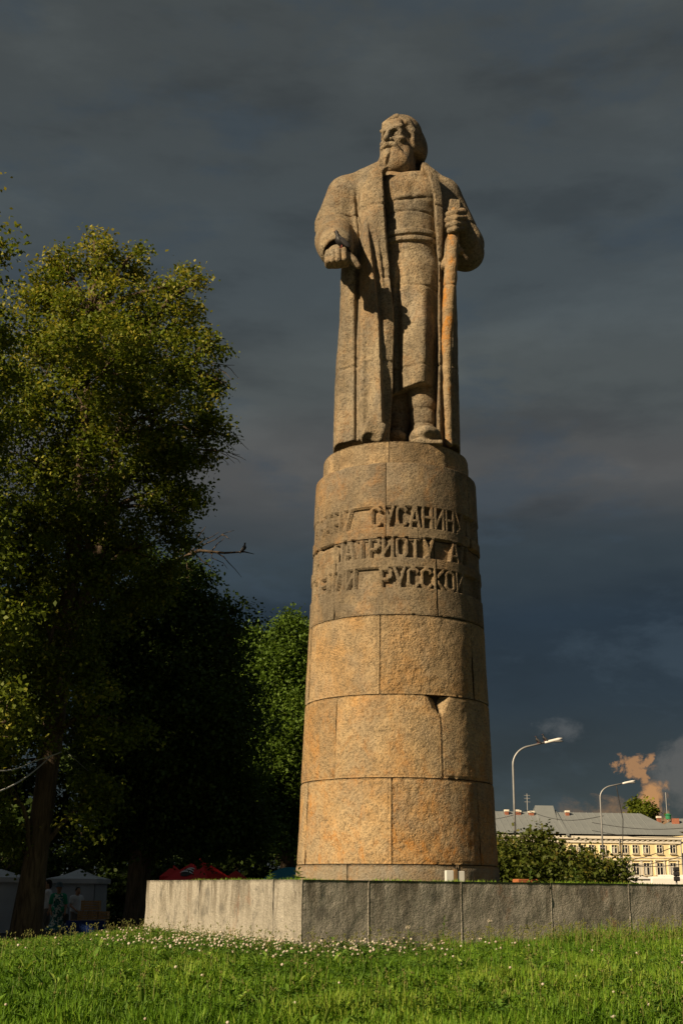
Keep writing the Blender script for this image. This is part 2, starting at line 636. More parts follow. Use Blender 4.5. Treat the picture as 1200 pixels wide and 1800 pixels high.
# the left face: end of the corner slab shows first, then the long slab
corner_n = Vector((-LD.y, LD.x))
lp = [C0 + LD * s for s in (0.0, left_s(480), left_s(350), LL)]
for i in range(3):
    a, b = lp[i], lp[i + 1]
    shift = Vector((LD.y, -LD.x)) * 0.0
    slab(b - LD * (0 if i == 2 else 0.004), a + LD * (0.004 if i else 0.003), GRASS_TOP - 0.5, PLAT_TOP + (0.002 if i else 0.0), 0.25, 30 + i, MAT_GRANITE[(i + 1) % 3], BIS if i == 0 else None)
# mortar just behind the faces closes the joints
for (a, b, n_) in ((C0, pts_r[-1], Vector((RD.y, -RD.x))), (L0, C0, Vector((-LD.y, LD.x)))):
    q0, q1 = a + (b - a).normalized() * 0.06 - n_ * 0.016, b - (b - a).normalized() * 0.06 - n_ * 0.016
    q2, q3 = q1 - n_ * 0.1, q0 - n_ * 0.1
    zl, zh = GRASS_TOP - 0.4, PLAT_TOP - 0.012
    mo = MB().add([(p.x, p.y, zl) for p in (q0, q1, q2, q3)] + [(p.x, p.y, zh) for p in (q0, q1, q2, q3)], [(0, 1, 5, 4), (1, 2, 6, 5), (2, 3, 7, 6), (3, 0, 4, 7), (4, 5, 6, 7)]).build('joint_mortar', MAT_JOINT, plat)
    mo.matrix_parent_inverse = PI
# hidden sides and the soil on top
R1 = pts_r[-1]
B1 = Vector((L0.x + 1.5, L0.y + 6.5))
B2 = R1 + Vector((-1.0, 4.0))
for i, (a, b) in enumerate(((R1, B2), (B2, B1), (B1, L0))):
    slab(a + (b - a).normalized() * 0.01, b - (b - a).normalized() * 0.01, GRASS_TOP - 0.5, PLAT_TOP - 0.001, 0.25, 40 + i, MAT_GRANITE[i])
soil_mat = plain('platform_soil', (0.10, 0.085, 0.05), 0.95, 0.3, 5, bstr=0.6)
cen = (C0 + L0 + B1 + B2 + R1) / 5
ins = [p + (cen - p).normalized() * 0.3 for p in (C0, R1, B2, B1, L0)]
mb = MB()
mb.add([(p.x, p.y, PLAT_TOP - 0.03) for p in ins], [(0, 1, 2, 3, 4)])
o = mb.build('soil_fill', soil_mat, plat)
o.matrix_parent_inverse = PI

# ------------------------------------------------------------------ lettering of the pedestal as stroke outlines in a 0..1 cell
def arc(cx, cy, rx, ry, a0, a1, n=8):
    return [(cx + rx * math.cos(R(a0 + (a1 - a0) * i / n)), cy + ry * math.sin(R(a0 + (a1 - a0) * i / n))) for i in range(n + 1)]


def oval(x0, x1, y0, y1, a0, a1):
    """half rounded condensed O outline: two half rings and straight flanks"""
    cx, rx = (x0 + x1) / 2, (x1 - x0) / 2
    ry = 0.2
    pts = []
    n = 40
    for i in range(n + 1):
        a = R(a0 + (a1 - a0) * i / n)
        c, s = math.cos(a), math.sin(a)
        x = cx + rx * c
        y = (y1 - ry + ry * s) if s > 0.0 else (y0 + ry + ry * s)
        pts.append((x, y))
    return pts


GLYPH = {
    'И': [[(0, 0), (0, 1)], [(0, 0.05), (1, 0.95)], [(1, 0), (1, 1)]],
    'Й': [[(0, 0), (0, 1)], [(0, 0.05), (1, 0.95)], [(1, 0), (1, 1)]],
    'В': [[(0, 0), (0, 1)], [(0, 1), (0.6, 1), (0.85, 0.9), (0.85, 0.64), (0.6, 0.53), (0, 0.53)], [(0.6, 0.53), (1, 0.42), (1, 0.1), (0.65, 0), (0, 0)]],
    'А': [[(0, 0), (0.42, 1), (0.58, 1), (1, 0)], [(0.2, 0.27), (0.8, 0.27)]],
    'Н': [[(0, 0), (0, 1)], [(1, 0), (1, 1)], [(0, 0.5), (1, 0.5)]],
    'У': [[(0, 1), (0.5, 0.36)], [(1, 1), (0.42, 0), (0.2, 0)]],
    'С': [oval(0, 1, 0, 1, 25, 335)],
    'О': [oval(0, 1, 0, 1, 0, 360)],
    'П': [[(0, 0), (0, 1), (1, 1), (1, 0)]],
    'Т': [[(0.5, 0), (0.5, 1)], [(0, 1), (1, 1)]],
    'Р': [[(0, 0), (0, 1), (0.65, 1), (1, 0.88), (1, 0.56), (0.65, 0.42), (0, 0.42)]],
    'З': [[(0, 0.85), (0.25, 1), (0.75, 1), (1, 0.85), (1, 0.62), (0.6, 0.52), (1, 0.42), (1, 0.15), (0.75, 0), (0.25, 0), (0, 0.15)]],
    'Е': [[(1, 1), (0, 1), (0, 0), (1, 0)], [(0, 0.52), (0.85, 0.52)]],
    'М': [[(0, 0), (0.08, 1), (0.5, 0.25), (0.92, 1), (1, 0)]],
    'Л': [[(0, 0), (0.4, 1), (1, 1), (1, 0)]],
    'К': [[(0, 0), (0, 1)], [(1, 1), (0.1, 0.52), (1, 0)]],
}


def glyph_mask(ch, U, Zv, u0, wd, z0, ht, stroke):
    """True where the letter stands; U,Zv metres on the unrolled drum"""
    hs = stroke / 2
    best = np.full(U.shape, 9.0, dtype=np.float32)
    iw, ih = wd - stroke, ht - stroke
    for pl in GLYPH[ch]:
        for (ax, ay), (bx, by) in zip(pl[:-1], pl[1:]):
            x0, y0 = u0 + hs + ax * iw, z0 + hs + ay * ih
            x1, y1 = u0 + hs + bx * iw, z0 + hs + by * ih
            dx_, dy_ = x1 - x0, y1 - y0
            L2 = dx_ * dx_ + dy_ * dy_ + 1e-9
            t = np.clip(((U - x0) * dx_ + (Zv - y0) * dy_) / L2, -0.25 * (stroke / math.sqrt(L2)), 1 + 0.25 * (stroke / math.sqrt(L2)))
            best = np.minimum(best, np.hypot(U - x0 - t * dx_, Zv - y0 - t * dy_))
    return best < hs


def px_theta(px, half, c=698.0):
    return math.degrees(math.asin(max(-1, min(1, (px - c) / half))))


ZB = [1.895, 2.975, 4.06, 5.14, 6.22, 7.335]   # bed joints of the five tall courses


def R_at(z):
    return 1.372 - 0.0335 * (z - 1.8)


zz = lambda py: at(695, py, AY - 1.2).z
LINES = [  # z bottom, z top, [(text, start angle, advance)]
    (zz(925.5), zz(889), [('ИВАНУ', -77.0, 8.7), ('СУСАНИНУ', -20.5, 8.75), ('И', 66.0, 8.7)]),
    (zz(980), zz(943.5), [('А', -72.0, 9.5), ('ПАТРИОТУ', -48.4, 9.0), ('АЛ', 34.5, 9.6)]),
    (zz(1033.5), zz(998), [('ЗЕМЛИ', -72.5, 8.7), ('РУССКОЙ', -13.6, 8.75), ('И', 64.0, 8.7)]),
]


def text_recess(TH_, Z_):
    rec = np.zeros(TH_.shape, dtype=np.float32)
    TH_ = (TH_ + 180) % 360 - 180
    U = np.deg2rad(TH_) * 1.22
    for li, (zb, zt, words) in enumerate(LINES):
        band = (Z_ > zb) & (Z_ < zt)
        let = np.zeros(TH_.shape, dtype=bool)
        for txt, a0, adv in words:
            for k, ch in enumerate(txt):
                u0 = math.radians(a0 + k * adv) * 1.22 + 0.010
                let |= glyph_mask(ch, U, Z_, u0, math.radians(adv) * 1.22 - 0.016, zb - 0.004, zt - zb + 0.008, 0.043)
        if li == 1:   # uncarved field left of the first letter keeps its slanting edge
            let |= (TH_ < -52) & (TH_ > -62.5) & (Z_ < zb + 0.05)
        rec = np.maximum(rec, (band & ~let).astype(np.float32))
    return rec


ped = empty('round_pedestal', (AX, AY, PLAT_TOP))
tag(ped, 'tall tapering round pedestal of limestone blocks with three lines of carved lettering', 'pedestal')
notch_t = px_theta(764, 165)


def block(t0, t1, z0, z1, rfun, seed, mat, res=0.03, text=False, notch=False, gap=0.005, name='stone_block', top=False):
    """one curved block of a course; angles in degrees from the camera side, + to the right"""
    rm = rfun((z0 + z1) / 2)
    g = math.degrees(gap / rm)
    nu = max(6, int(math.radians(t1 - t0) * rm / res))
    nv = max(6, int((z1 - z0) / res))
    T, Zv = np.meshgrid(np.linspace(t0 + g, t1 - g, nu + 1), np.linspace(z0 + gap, z1 - gap, nv + 1), indexing='ij')
    u = np.deg2rad(T) * rm
    rr = rfun(Zv)
    e = np.minimum(np.minimum(u - u.min(), u.max() - u), np.minimum(Zv - Zv.min(), Zv.max() - Zv))
    chips = np.clip(vnoise2(u + seed, Zv, 4.0, seed, 3), 0, 1)
    soft = 0.010 + 0.075 * chips ** 1.7
    rr = rr - np.clip(1 - e / soft, 0, 1) ** 2 * soft * 0.7
    rr = rr + vnoise2(u + seed * 2, Zv, 1.6, seed + 9, 3) * 0.007 + vnoise2(u, Zv, 16.0, seed + 5, 3, 0.65) * (0.0012 if text else 0.004)
    if text:
        rc = text_recess(T, Zv)
        rr = rr - rc * (1 - 0.75 * sm(68, 80, np.abs((T + 180) % 360 - 180))) * (0.060 + 0.001 * vnoise2(u, Zv, 20.0, seed + 3, 2))
    if notch:
        du = np.deg2rad(T - notch_t) * rm
        dn = (ZB[2] - Zv)
        wv = np.where(du < 0, 0.22, 0.16)
        d = 1 - (np.abs(du) / wv + dn / 0.30)
        rr = rr - np.clip(d * 1.6 + 0.25 * vnoise2(u, Zv, 9.0, 77, 3) * (d > -0.1), 0, 1) * 0.13
    x = rr * np.sin(np.deg2rad(T))
    y = -rr * np.cos(np.deg2rad(T))
    P = np.stack([x + AX, y + AY, Zv], -1).reshape(-1, 3)
    idx = np.arange((nu + 1) * (nv + 1)).reshape(nu + 1, nv + 1)
    q = np.stack([idx[:-1, :-1], idx[1:, :-1], idx[1:, 1:], idx[:-1, 1:]], -1).reshape(-1, 4)
    rim = np.concatenate([idx[0, :], idx[1:, -1], idx[-1, -2::-1], idx[-2:0:-1, 0]])
    bk = P[rim].copy()
    sc = (rm - 0.30) / np.hypot(bk[:, 0] - AX, bk[:, 1] - AY)
    bk[:, 0] = AX + (bk[:, 0] - AX) * sc
    bk[:, 1] = AY + (bk[:, 1] - AY) * sc
    n0 = len(P)
    k = len(rim)
    b = np.roll(rim, -1)
    q2 = np.stack([b, rim, n0 + np.arange(k), n0 + np.roll(np.arange(k), -1)], -1)
    me = fast_mesh(name, np.concatenate([P, bk]), np.concatenate([q, q2]), not text)
    me.attributes.remove(me.attributes['sharp_face']) if 'sharp_face' in me.attributes else None
    o = link(name, me, mat, ped)
    o.matrix_parent_inverse = ped.matrix_basis.inverted()
    return o


COURSES = [
    (ZB[0], ZB[1], [px_theta(541, 171), px_theta(681, 171), px_theta(830, 171)], 0.03, False),
    (ZB[1], ZB[2], [px_theta(590, 165), notch_t, 88.0], 0.025, False),
    (ZB[2], ZB[3], [-74.0, px_theta(663, 158), px_theta(823, 158)], 0.03, False),
    (ZB[3], ZB[4], [px_theta(590, 151), px_theta(760, 151), 86.0], 0.0095, True),
    (ZB[4], ZB[5], [-80.0, px_theta(675, 143), px_theta(820, 143)], 0.0095, True),
]
sd = 100
order = [[0, 2, 1, 3], [0, 3, 1, 2], [1, 2, 0, 3], [3, 0, 1, 2], [0, 1, 3, 2]]
for ci, (z0, z1, jt, res, txt) in enumerate(COURSES):
    a = sorted(jt)
    span = (a[0] + 360 - a[-1]) / 2
    ang = a + [a[-1] + span, a[0] + 360]
    for k in range(len(ang) - 1):
        sd += 1
        fr = k <= 1 or (k == 2)
        back = k >= 3
        vis_l = ang[k + 1] > 275
        rs = res if (k < 2) else (res if (ang[k] < 95 or vis_l) else 0.06)
        block(ang[k], ang[k + 1], z0, z1, R_at, sd, MAT_TEXT[(ci + k) % 3] if txt else MAT_STONE[order[ci][k % 4]], rs,
              text=txt and rs < 0.05, notch=(ci == 1 and k in (0, 1)))
# grey plinth ring
pj = [px_theta(610, 175), px_theta(790, 175), 90, 150, 210, 270, 330]
pj = sorted([p if p > -180 else p + 360 for p in pj])
pj = [px_theta(610, 175), px_theta(790, 175), 95, 157, 219, 275, 360 + px_theta(610, 175)]
for k in range(len(pj) - 1):
    block(pj[k], pj[k + 1], PLAT_TOP - 0.12, ZB[0], lambda z: 1.385 + 0 * z, 300 + k, MAT_PLINTH, 0.04, name='plinth_block')
# narrower ring under the statue
RING_TOP = at(695, 775, AY - 1.07).z
for k, (a, b) in enumerate(((-150, -52), (-52, -8), (-8, 40), (40, 120), (120, 210))):
    block(a, b, ZB[5] - 0.02, RING_TOP, lambda z: 1.085 - 0.03 * (z - 7.3), 330 + k, MAT_STONE[(k * 2 + 1) % 4], 0.03, name='ring_block', gap=0.002)
mb = MB()
mb.lathe([(1.25, PLAT_TOP - 0.1), (R_at(ZB[0]) - 0.12, ZB[0]), (R_at(ZB[5]) - 0.12, ZB[5] - 0.004)], (AX, AY, 0), 72)
o = mb.build('mortar_core', MAT_MORTAR, ped, True)
o.matrix_parent_inverse = ped.matrix_basis.inverted()
mb = MB()
mb.lathe([(R_at(ZB[5]) - 0.15, ZB[5] - 0.2), (R_at(ZB[5]) - 0.012, ZB[5] - 0.001), (1.0, ZB[5] + 0.012)], (AX, AY, 0), 96)
mb.lathe([(1.06, ZB[5] + 0.02), (1.062, RING_TOP - 0.012), (0.9, RING_TOP - 0.002)], (AX, AY, 0), 96)
o = mb.build('ring_bed', MAT_STONE[1], ped, True)
o.matrix_parent_inverse = ped.matrix_basis.inverted()
# ================================================================== statue, sculpted as implicit volumes and meshed
SX, SY, SZ = AX, AY, RING_TOP
SHEAR = (at(698, 250, AY).x - at(698, 775, AY).x) / (at(698, 250, AY).z - at(698, 775, AY).z)


def S(px, py, yo):
    p = at(px, py, AY + yo)
    return np.array((p.x - SX, yo, p.z - SZ), dtype=np.float32)


class Vol:
    def __init__(s, lo, hi, h):
        s.h = h
        s.ax = [np.arange(a, b + h, h, dtype=np.float32) for a, b in zip(lo, hi)]
        s.d = np.full(tuple(len(a) for a in s.ax), 0.5, dtype=np.float32)

    def sub(s, lo, hi):
        sl = []
        for a, l, u in zip(s.ax, lo, hi):
            i0 = max(0, int(np.searchsorted(a, l)) - 1)
            i1 = min(len(a), int(np.searchsorted(a, u)) + 1)
            sl.append(slice(i0, max(i1, i0 + 1)))
        return tuple(sl)

    def grid(s, sl):
        return (s.ax[0][sl[0]][:, None, None], s.ax[1][sl[1]][None, :, None], s.ax[2][sl[2]][None, None, :])

    def comb(s, sl, d, k, op):
        a = s.d[sl]
        if op == 'add':
            if k > 0:
                hh = np.clip(0.5 + 0.5 * (a - d) / k, 0, 1)
                s.d[sl] = a + (d - a) * hh - k * hh * (1 - hh)
            else:
                s.d[sl] = np.minimum(a, d)
        else:
            d = -d
            if k > 0:
                hh = np.clip(0.5 - 0.5 * (a - d) / k, 0, 1)
                s.d[sl] = a + (d - a) * hh + k * hh * (1 - hh)
            else:
                s.d[sl] = np.maximum(a, d)

    def cone(s, a, b, ra, rb, k=0.04, op='add', sq=None):
        a = np.array(a, dtype=np.float32)
        b = np.array(b, dtype=np.float32)
        m = max(ra, rb) + k * 1.5 + 0.06
        sl = s.sub(np.minimum(a, b) - m, np.maximum(a, b) + m)
        x, y, z = s.grid(sl)
        ab = b - a
        L2 = float(ab @ ab) + 1e-9
        t = np.clip(((x - a[0]) * ab[0] + (y - a[1]) * ab[1] + (z - a[2]) * ab[2]) / L2, 0, 1)
        d = np.sqrt((x - a[0] - t * ab[0]) ** 2 + (y - a[1] - t * ab[1]) ** 2 + (z - a[2] - t * ab[2]) ** 2) - (ra + (rb - ra) * t)
        s.comb(sl, d, k, op)
        return s

    def ell(s, c, r, k=0.04, op='add', rot=None):
        c = np.array(c, dtype=np.float32)
        r = np.array(r, dtype=np.float32)
        m = max(r) + k * 1.5 + 0.06
        sl = s.sub(c - m, c + m)
        x, y, z = s.grid(sl)
        x, y, z = x - c[0], y - c[1], z - c[2]
        if rot is not None:
            q = np.array(rot.transposed(), dtype=np.float32)
            x, y, z = (q[0, 0] * x + q[0, 1] * y + q[0, 2] * z, q[1, 0] * x + q[1, 1] * y + q[1, 2] * z, q[2, 0] * x + q[2, 1] * y + q[2, 2] * z)
        q = np.sqrt((x / r[0]) ** 2 + (y / r[1]) ** 2 + (z / r[2]) ** 2)
        d = (q - 1) * float(r.min()) * (0.6 + 0.4 * np.clip(q, 0, 1))
        s.comb(sl, d, k, op)
        return s

    def box(s, c, r, k=0.02, op='add', rot=None, rd=0.02):
        c = np.array(c, dtype=np.float32)
        m = float(np.linalg.norm(r)) + k + 0.06
        sl = s.sub(c - m, c + m)
        x, y, z = s.grid(sl)
        x, y, z = x - c[0], y - c[1], z - c[2]
        if rot is not None:
            q = np.array(rot.transposed(), dtype=np.float32)
            x, y, z = (q[0, 0] * x + q[0, 1] * y + q[0, 2] * z, q[1, 0] * x + q[1, 1] * y + q[1, 2] * z, q[2, 0] * x + q[2, 1] * y + q[2, 2] * z)
        qx, qy, qz = np.abs(x) - r[0] + rd, np.abs(y) - r[1] + rd, np.abs(z) - r[2] + rd
        d = np.sqrt(np.maximum(qx, 0) ** 2 + np.maximum(qy, 0) ** 2 + np.maximum(qz, 0) ** 2) + np.minimum(np.maximum(qx, np.maximum(qy, qz)), 0) - rd
        s.comb(sl, d, k, op)
        return s

    def func(s, f, lo, hi, k=0.02, op='add'):
        sl = s.sub(lo, hi)
        x, y, z = s.grid(sl)
        s.comb(sl, f(x, y, z).astype(np.float32), k, op)
        return s

    def rough(s, amp, scale, seed):
        rg = np.random.default_rng(seed)
        x, y, z = s.grid((slice(None),) * 3)
        tot = 0
        for o in range(6):
            v = rg.normal(0, 1, 3)
            v = v / np.linalg.norm(v) * scale * (1.0 + 0.5 * o)
            w_ = rg.normal(0, 1, 3)
            w_ = w_ / np.linalg.norm(w_) * scale * 0.7
            tot = tot + np.sin(v[0] * x + v[1] * y + v[2] * z + 2.0 * np.sin(w_[0] * x + w_[1] * y + w_[2] * z + o)) / (1 + 0.4 * o)
        s.d += (amp * tot / 2.2).astype(np.float32)
        return s

    def groove(s, zs, depth=0.022, sig=0.016, tilt=(0.0, 0.0)):
        x, y, z = s.grid((slice(None),) * 3)
        for zj in zs:
            g = np.exp(-((z - zj - tilt[0] * x - tilt[1] * y) / sig) ** 2)
            s.d += (depth * g).astype(np.float32)
        return s

    def mesh(s, name, mat, parent):
        d, h = s.d, s.h
        d[0], d[-1] = 0.5, 0.5
        d[:, 0], d[:, -1] = 0.5, 0.5
        d[:, :, 0], d[:, :, -1] = 0.5, 0.5
        neg = d < 0
        n = d.shape
        cnt = np.zeros((n[0] - 1, n[1] - 1, n[2] - 1), dtype=np.int8)
        for i in (0, 1):
            for j in (0, 1):
                for k in (0, 1):
                    cnt += neg[i:n[0] - 1 + i, j:n[1] - 1 + j, k:n[2] - 1 + k]
        ci = np.argwhere((cnt > 0) & (cnt < 8))
        vid = np.full(cnt.shape, -1, dtype=np.int32)
        vid[ci[:, 0], ci[:, 1], ci[:, 2]] = np.arange(len(ci))
        acc = np.zeros((len(ci), 3), dtype=np.float32)
        num = np.zeros(len(ci), dtype=np.float32)
        cor = [(i, j, k) for i in (0, 1) for j in (0, 1) for k in (0, 1)]
        val = {c: d[ci[:, 0] + c[0], ci[:, 1] + c[1], ci[:, 2] + c[2]] for c in cor}
        for a in cor:
            for axn in range(3):
                if a[axn] == 1:
                    continue
                b = list(a)
                b[axn] = 1
                b = tuple(b)
                va, vb = val[a], val[b]
                cr = (va < 0) != (vb < 0)
                t = np.where(cr, va / np.where(cr, va - vb, 1), 0)
                p = np.tile(np.array(a, dtype=np.float32), (len(ci), 1))
                p[:, axn] = t
                acc += p * cr[:, None]
                num += cr
        pos = (acc / num[:, None] + ci) * h + np.array([a[0] for a in s.ax], dtype=np.float32)
        quads = []
        for axn in range(3):
            o1, o2 = [(1, 2), (2, 0), (0, 1)][axn]
            sl0 = [slice(1, n_ - 1) for n_ in n]
            sl1 = list(sl0)
            sl0[axn] = slice(0, n[axn] - 1)
            sl1[axn] = slice(1, n[axn])
            A, B = neg[tuple(sl0)], neg[tuple(sl1)]
            for fl in (False, True):
                e = np.argwhere((A & ~B) if not fl else (~A & B))
                off = np.array([1, 1, 1])
                off[axn] = 0
                e = e + off
                def cell(u_, v_):
                    c = e.copy()
                    c[:, o1] -= u_
                    c[:, o2] -= v_
                    return vid[c[:, 0], c[:, 1], c[:, 2]]
                q = np.stack([cell(1, 1), cell(0, 1), cell(0, 0), cell(1, 0)], -1)
                quads.append(q if not fl else q[:, ::-1])
        q = np.concatenate(quads)
        q = q[(q >= 0).all(1)]
        me = fast_mesh(name, pos, q, True)
        return link(name, me, mat, parent)


statue = empty('stone_statue', (SX, SY, SZ))
tag(statue, 'tall limestone statue of a bearded man in a long open coat holding a staff', 'statue')


def tab(rows, yo, xc=None):
    """photograph rows (py, px) -> function x(z) at depth yo"""
    pts = sorted([(float(S(px, py, yo)[2]), float(S(px, py, yo)[0])) for py, px in rows])
    zz_ = np.array([p[0] for p in pts])
    xx_ = np.array([p[1] for p in pts])
    return lambda z: np.interp(z, zz_, xx_).astype(np.float32)


def zt(py, yo=-0.5):
    return float(S(698, py, yo)[2])


# ---------------------------------------------------------------- coat
cv = Vol((-1.55, -1.45, -0.03), (1.55, 0.95, 5.35), 0.019)
xl = tab([(285, 655), (300, 632), (330, 618), (360, 614), (400, 612), (480, 599), (560, 597), (650, 591), (720, 588), (770, 586), (800, 585)], 0.0)
xr = tab([(285, 760), (300, 770), (330, 786), (360, 793), (400, 796), (480, 800), (560, 801), (650, 803), (720, 805), (770, 806), (800, 807)], 0.0)
ol = tab([(285, 682), (300, 674), (400, 678), (480, 684), (560, 692), (680, 690), (770, 684), (800, 684)], -0.62)
orr = tab([(285, 738), (305, 752), (340, 763), (400, 768), (460, 772), (560, 770), (680, 770), (800, 768)], -0.62)


def ridge(x, xc, wl, wr):
    u = x - xc
    return np.where(u < 0, sm(-wl, 0, u), 1 - sm(0, wr, u))


r1 = tab([(340, 640), (420, 648), (480, 655), (560, 663), (700, 668), (800, 670)], -0.72)     # big front pleat
r2 = tab([(300, 655), (360, 652), (420, 664), (480, 671), (560, 679), (700, 682)], -0.72)     # hanging edge folds
r3 = tab([(330, 627), (400, 633), (480, 630), (560, 628), (700, 627), (800, 627)], -0.6)
r4 = tab([(330, 777), (400, 783), (480, 789), (560, 795), (700, 796), (800, 797)], -0.45)
r5 = tab([(440, 777), (520, 781), (600, 782), (700, 781), (800, 780)], -0.6)


def coat_body(x, y, z):
    a, b = xl(z), xr(z)
    c, hw = (a + b) / 2, (b - a) / 2
    D = np.interp(z, [0, 2.0, 3.2, 4.6, 5.2], [0.80, 0.72, 0.66, 0.60, 0.42]).astype(np.float32)
    u = (x - c) / hw
    v = np.where(y < 0, y / D, y / (D * 1.02))
    q = (np.abs(u) ** 2.5 + np.abs(v) ** 2.5) ** (1 / 2.5)
    d = (q - 1) * np.minimum(hw, D)
    fr = sm(0.05, -0.35, y) * sm(5.1, 4.6, z)
    lowz = sm(4.4, 3.2, z)
    f = 0.13 * ridge(x, r1(z), 0.20, 0.055) * sm(4.6, 3.3, z)
    f = f + 0.07 * ridge(x, r2(z), 0.10, 0.03) * sm(2.2, 3.2, z)
    f = f - 0.09 * np.exp(-((x - r3(z)) / 0.035) ** 2) * sm(4.75, 4.2, z)
    f = f + 0.06 * ridge(x, r4(z), 0.12, 0.16) * lowz
    f = f - 0.07 * np.exp(-((x - r5(z)) / 0.035) ** 2) * lowz
    f = f + 0.025 * np.sin((x - a) * 19 + np.sin(z * 1.3)) * sm(3.8, 1.5, z) * (x < c)
    # hem
    hem = 0.10 + 0.10 * sm(-0.3, -0.9, x) + 0.03 * np.sin(x * 9)
    d = d - f * fr
    ax_ = np.abs(x - 0.06)
    roof = np.interp(y, [-0.8, -0.35, 0.0, 0.3], [4.25, 4.74, 5.02, 5.10]).astype(np.float32) - 0.3 * np.maximum(ax_ - 0.32, 0) - 0.7 * np.maximum(ax_ - 0.62, 0)
    e = (z - roof) * 0.75
    kk = 0.10
    hh = np.clip(0.5 - 0.5 * (d - e) / kk, 0, 1)
    d = d + (e - d) * hh + kk * hh * (1 - hh)
    return np.maximum(d, np.where(y < 0.0, (hem - z), -z - 0.02))


cv.func(coat_body, (-1.4, -1.1, -0.03), (1.4, 0.95, 5.15), 0.0)
# shoulders and collar
cv.cone(S(612, 345, 0.0), S(672, 312, 0.05), 0.30, 0.26, 0.12)
cv.cone(S(775, 347, 0.0), S(735, 312, 0.05), 0.27, 0.26, 0.12)
cv.cone(S(664, 303, -0.28), S(690, 300, 0.28), 0.085, 0.10, 0.05)
cv.cone(S(750, 305, -0.28), S(728, 297, 0.25), 0.085, 0.10, 0.05)
# upper arm and forearm, viewer's left
cv.cone(S(609, 345, 0.0), S(588, 398, 0.02), 0.315, 0.315, 0.10)
cv.cone(S(590, 400, 0.0), S(590, 438, -0.95), 0.305, 0.255, 0.08)
cv.cone(S(584, 425, -0.35), S(590, 438, -0.65), 0.28, 0.27, 0.06)
# upper arm and forearm, viewer's right
cv.cone(S(780, 345, 0.03), S(817, 428, 0.10), 0.27, 0.28, 0.10)
cv.cone(S(818, 432, 0.08), S(818, 447, -0.05), 0.28, 0.265, 0.08)
cv.cone(S(819, 445, -0.05), S(808, 402, -0.50), 0.27, 0.185, 0.06)
# arm pits: deep dark crease between arm and coat
cv.cone(S(623, 385, -0.55), S(624, 455, -0.55), 0.035, 0.085, 0.03, 'cut')
cv.cone(S(622, 360, -0.42), S(623, 400, -0.50), 0.02, 0.05, 0.03, 'cut')
cv.cone(S(793, 430, -0.50), S(796, 470, -0.45), 0.05, 0.10, 0.03, 'cut')
# folds of the sleeve
cv.cone(S(564, 384, -0.36), S(600, 412, -0.60), 0.014, 0.02, 0.03, 'cut')
cv.cone(S(561, 420, -0.60), S(569, 450, -0.85), 0.012, 0.018, 0.03, 'cut')
cv.cone(S(603, 372, -0.45), S(618, 396, -0.52), 0.012, 0.02, 0.03, 'cut')
# opening of the coat
def opening(x, y, z):
    a, b = ol(z), orr(z)
    d = np.maximum(a - x, x - b)
    back = -0.10 + 0.0 * z
    return np.maximum(np.maximum(d, y - back), -z + 0.01)


cv.func(opening, (-0.9, -1.15, -0.03), (0.9, 0.2, 5.30), 0.015, 'cut')
# neck hole
cv.cone(S(703, 320, -0.25), S(705, 275, -0.05), 0.30, 0.34, 0.03, 'cut')
# raised lapels
def lapel(x0, x1, zlo, zhi, amp, taper):
    def f(x, y, z):
        a, b = x0(z), x1(z)
        D = np.interp(z, [0, 2.0, 3.2, 4.6, 5.2], [0.80, 0.72, 0.66, 0.60, 0.42]).astype(np.float32)
        ca, cb = xl(z), xr(z)
        u = np.clip((x - (ca + cb) / 2) / ((cb - ca) / 2), -0.98, 0.98)
        ys = -D * (1 - np.abs(u) ** 2.5) ** (1 / 2.5)
        th = amp * sm(zlo, zlo + taper, z)
        return np.maximum(np.maximum(a - x, x - b), np.maximum(np.abs(y - ys - 0.06) - th - 0.07, np.maximum(zlo - z, z - zhi)))
    return f


lpa = tab([(290, 655), (330, 634), (370, 630), (440, 648), (500, 664)], -0.66)
lpb = tab([(290, 684), (300, 673), (370, 674), (440, 679), (500, 684)], -0.66)
cv.func(lapel(lpa, lpb, zt(480), zt(302), 0.09, 0.9), (-0.9, -1.1, 2.0), (0.3, 0.2, 5.3), 0.04)
rpa = tab([(290, 742), (305, 752), (340, 763), (400, 767), (460, 772)], -0.66)
rpb = tab([(290, 765), (310, 773), (340, 779), (400, 780), (460, 776)], -0.66)
cv.func(lapel(rpa, rpb, zt(457), zt(300), 0.095, 0.6), (0.2, -1.1, 2.0), (1.0, 0.2, 5.3), 0.03)
# sleeve openings
dirv_l = (S(590, 452, -0.95) - S(590, 430, -0.45))
cv.cone(S(594, 453, -1.27), S(592, 442, -1.02), 0.225, 0.19, 0.015, 'cut')
# stump of broken stone beside the hem
cv.box(S(657, 762, -0.78), (0.16, 0.17, 0.15), 0.03, 'add', Matrix.Rotation(0.3, 3, 'Y'), 0.05)
cv.ell(S(650, 770, -0.97), (0.12, 0.10, 0.10), 0.02, 'cut')
cv.rough(0.0055, 7.0, 3).rough(0.0015, 26.0, 4)
GZ = [zt(369), zt(497), zt(646), zt(716)]
cv.groove(GZ[:3], 0.020, 0.014, (0.01, 0.0))
cv.mesh('coat', MAT_STATUE, statue)

# ---------------------------------------------------------------- shirt, belt
sv = Vol((-0.75, -0.95, 0.7), (0.85, 0.35, 5.30), 0.017)
sl_ = tab([(290, 662), (320, 655), (360, 658), (408, 668), (440, 662), (560, 668), (690, 676)], -0.15)
sr_ = tab([(290, 762), (320, 772), (360, 774), (408, 772), (440, 775), (560, 776), (690, 776)], -0.15)
HEMZ = zt(683, -0.6)
p1 = tab([(415, 706), (500, 700), (690, 702)], -0.66)
p2 = tab([(415, 735), (500, 742), (690, 742)], -0.66)
p3 = tab([(415, 762), (500, 764), (690, 764)], -0.6)


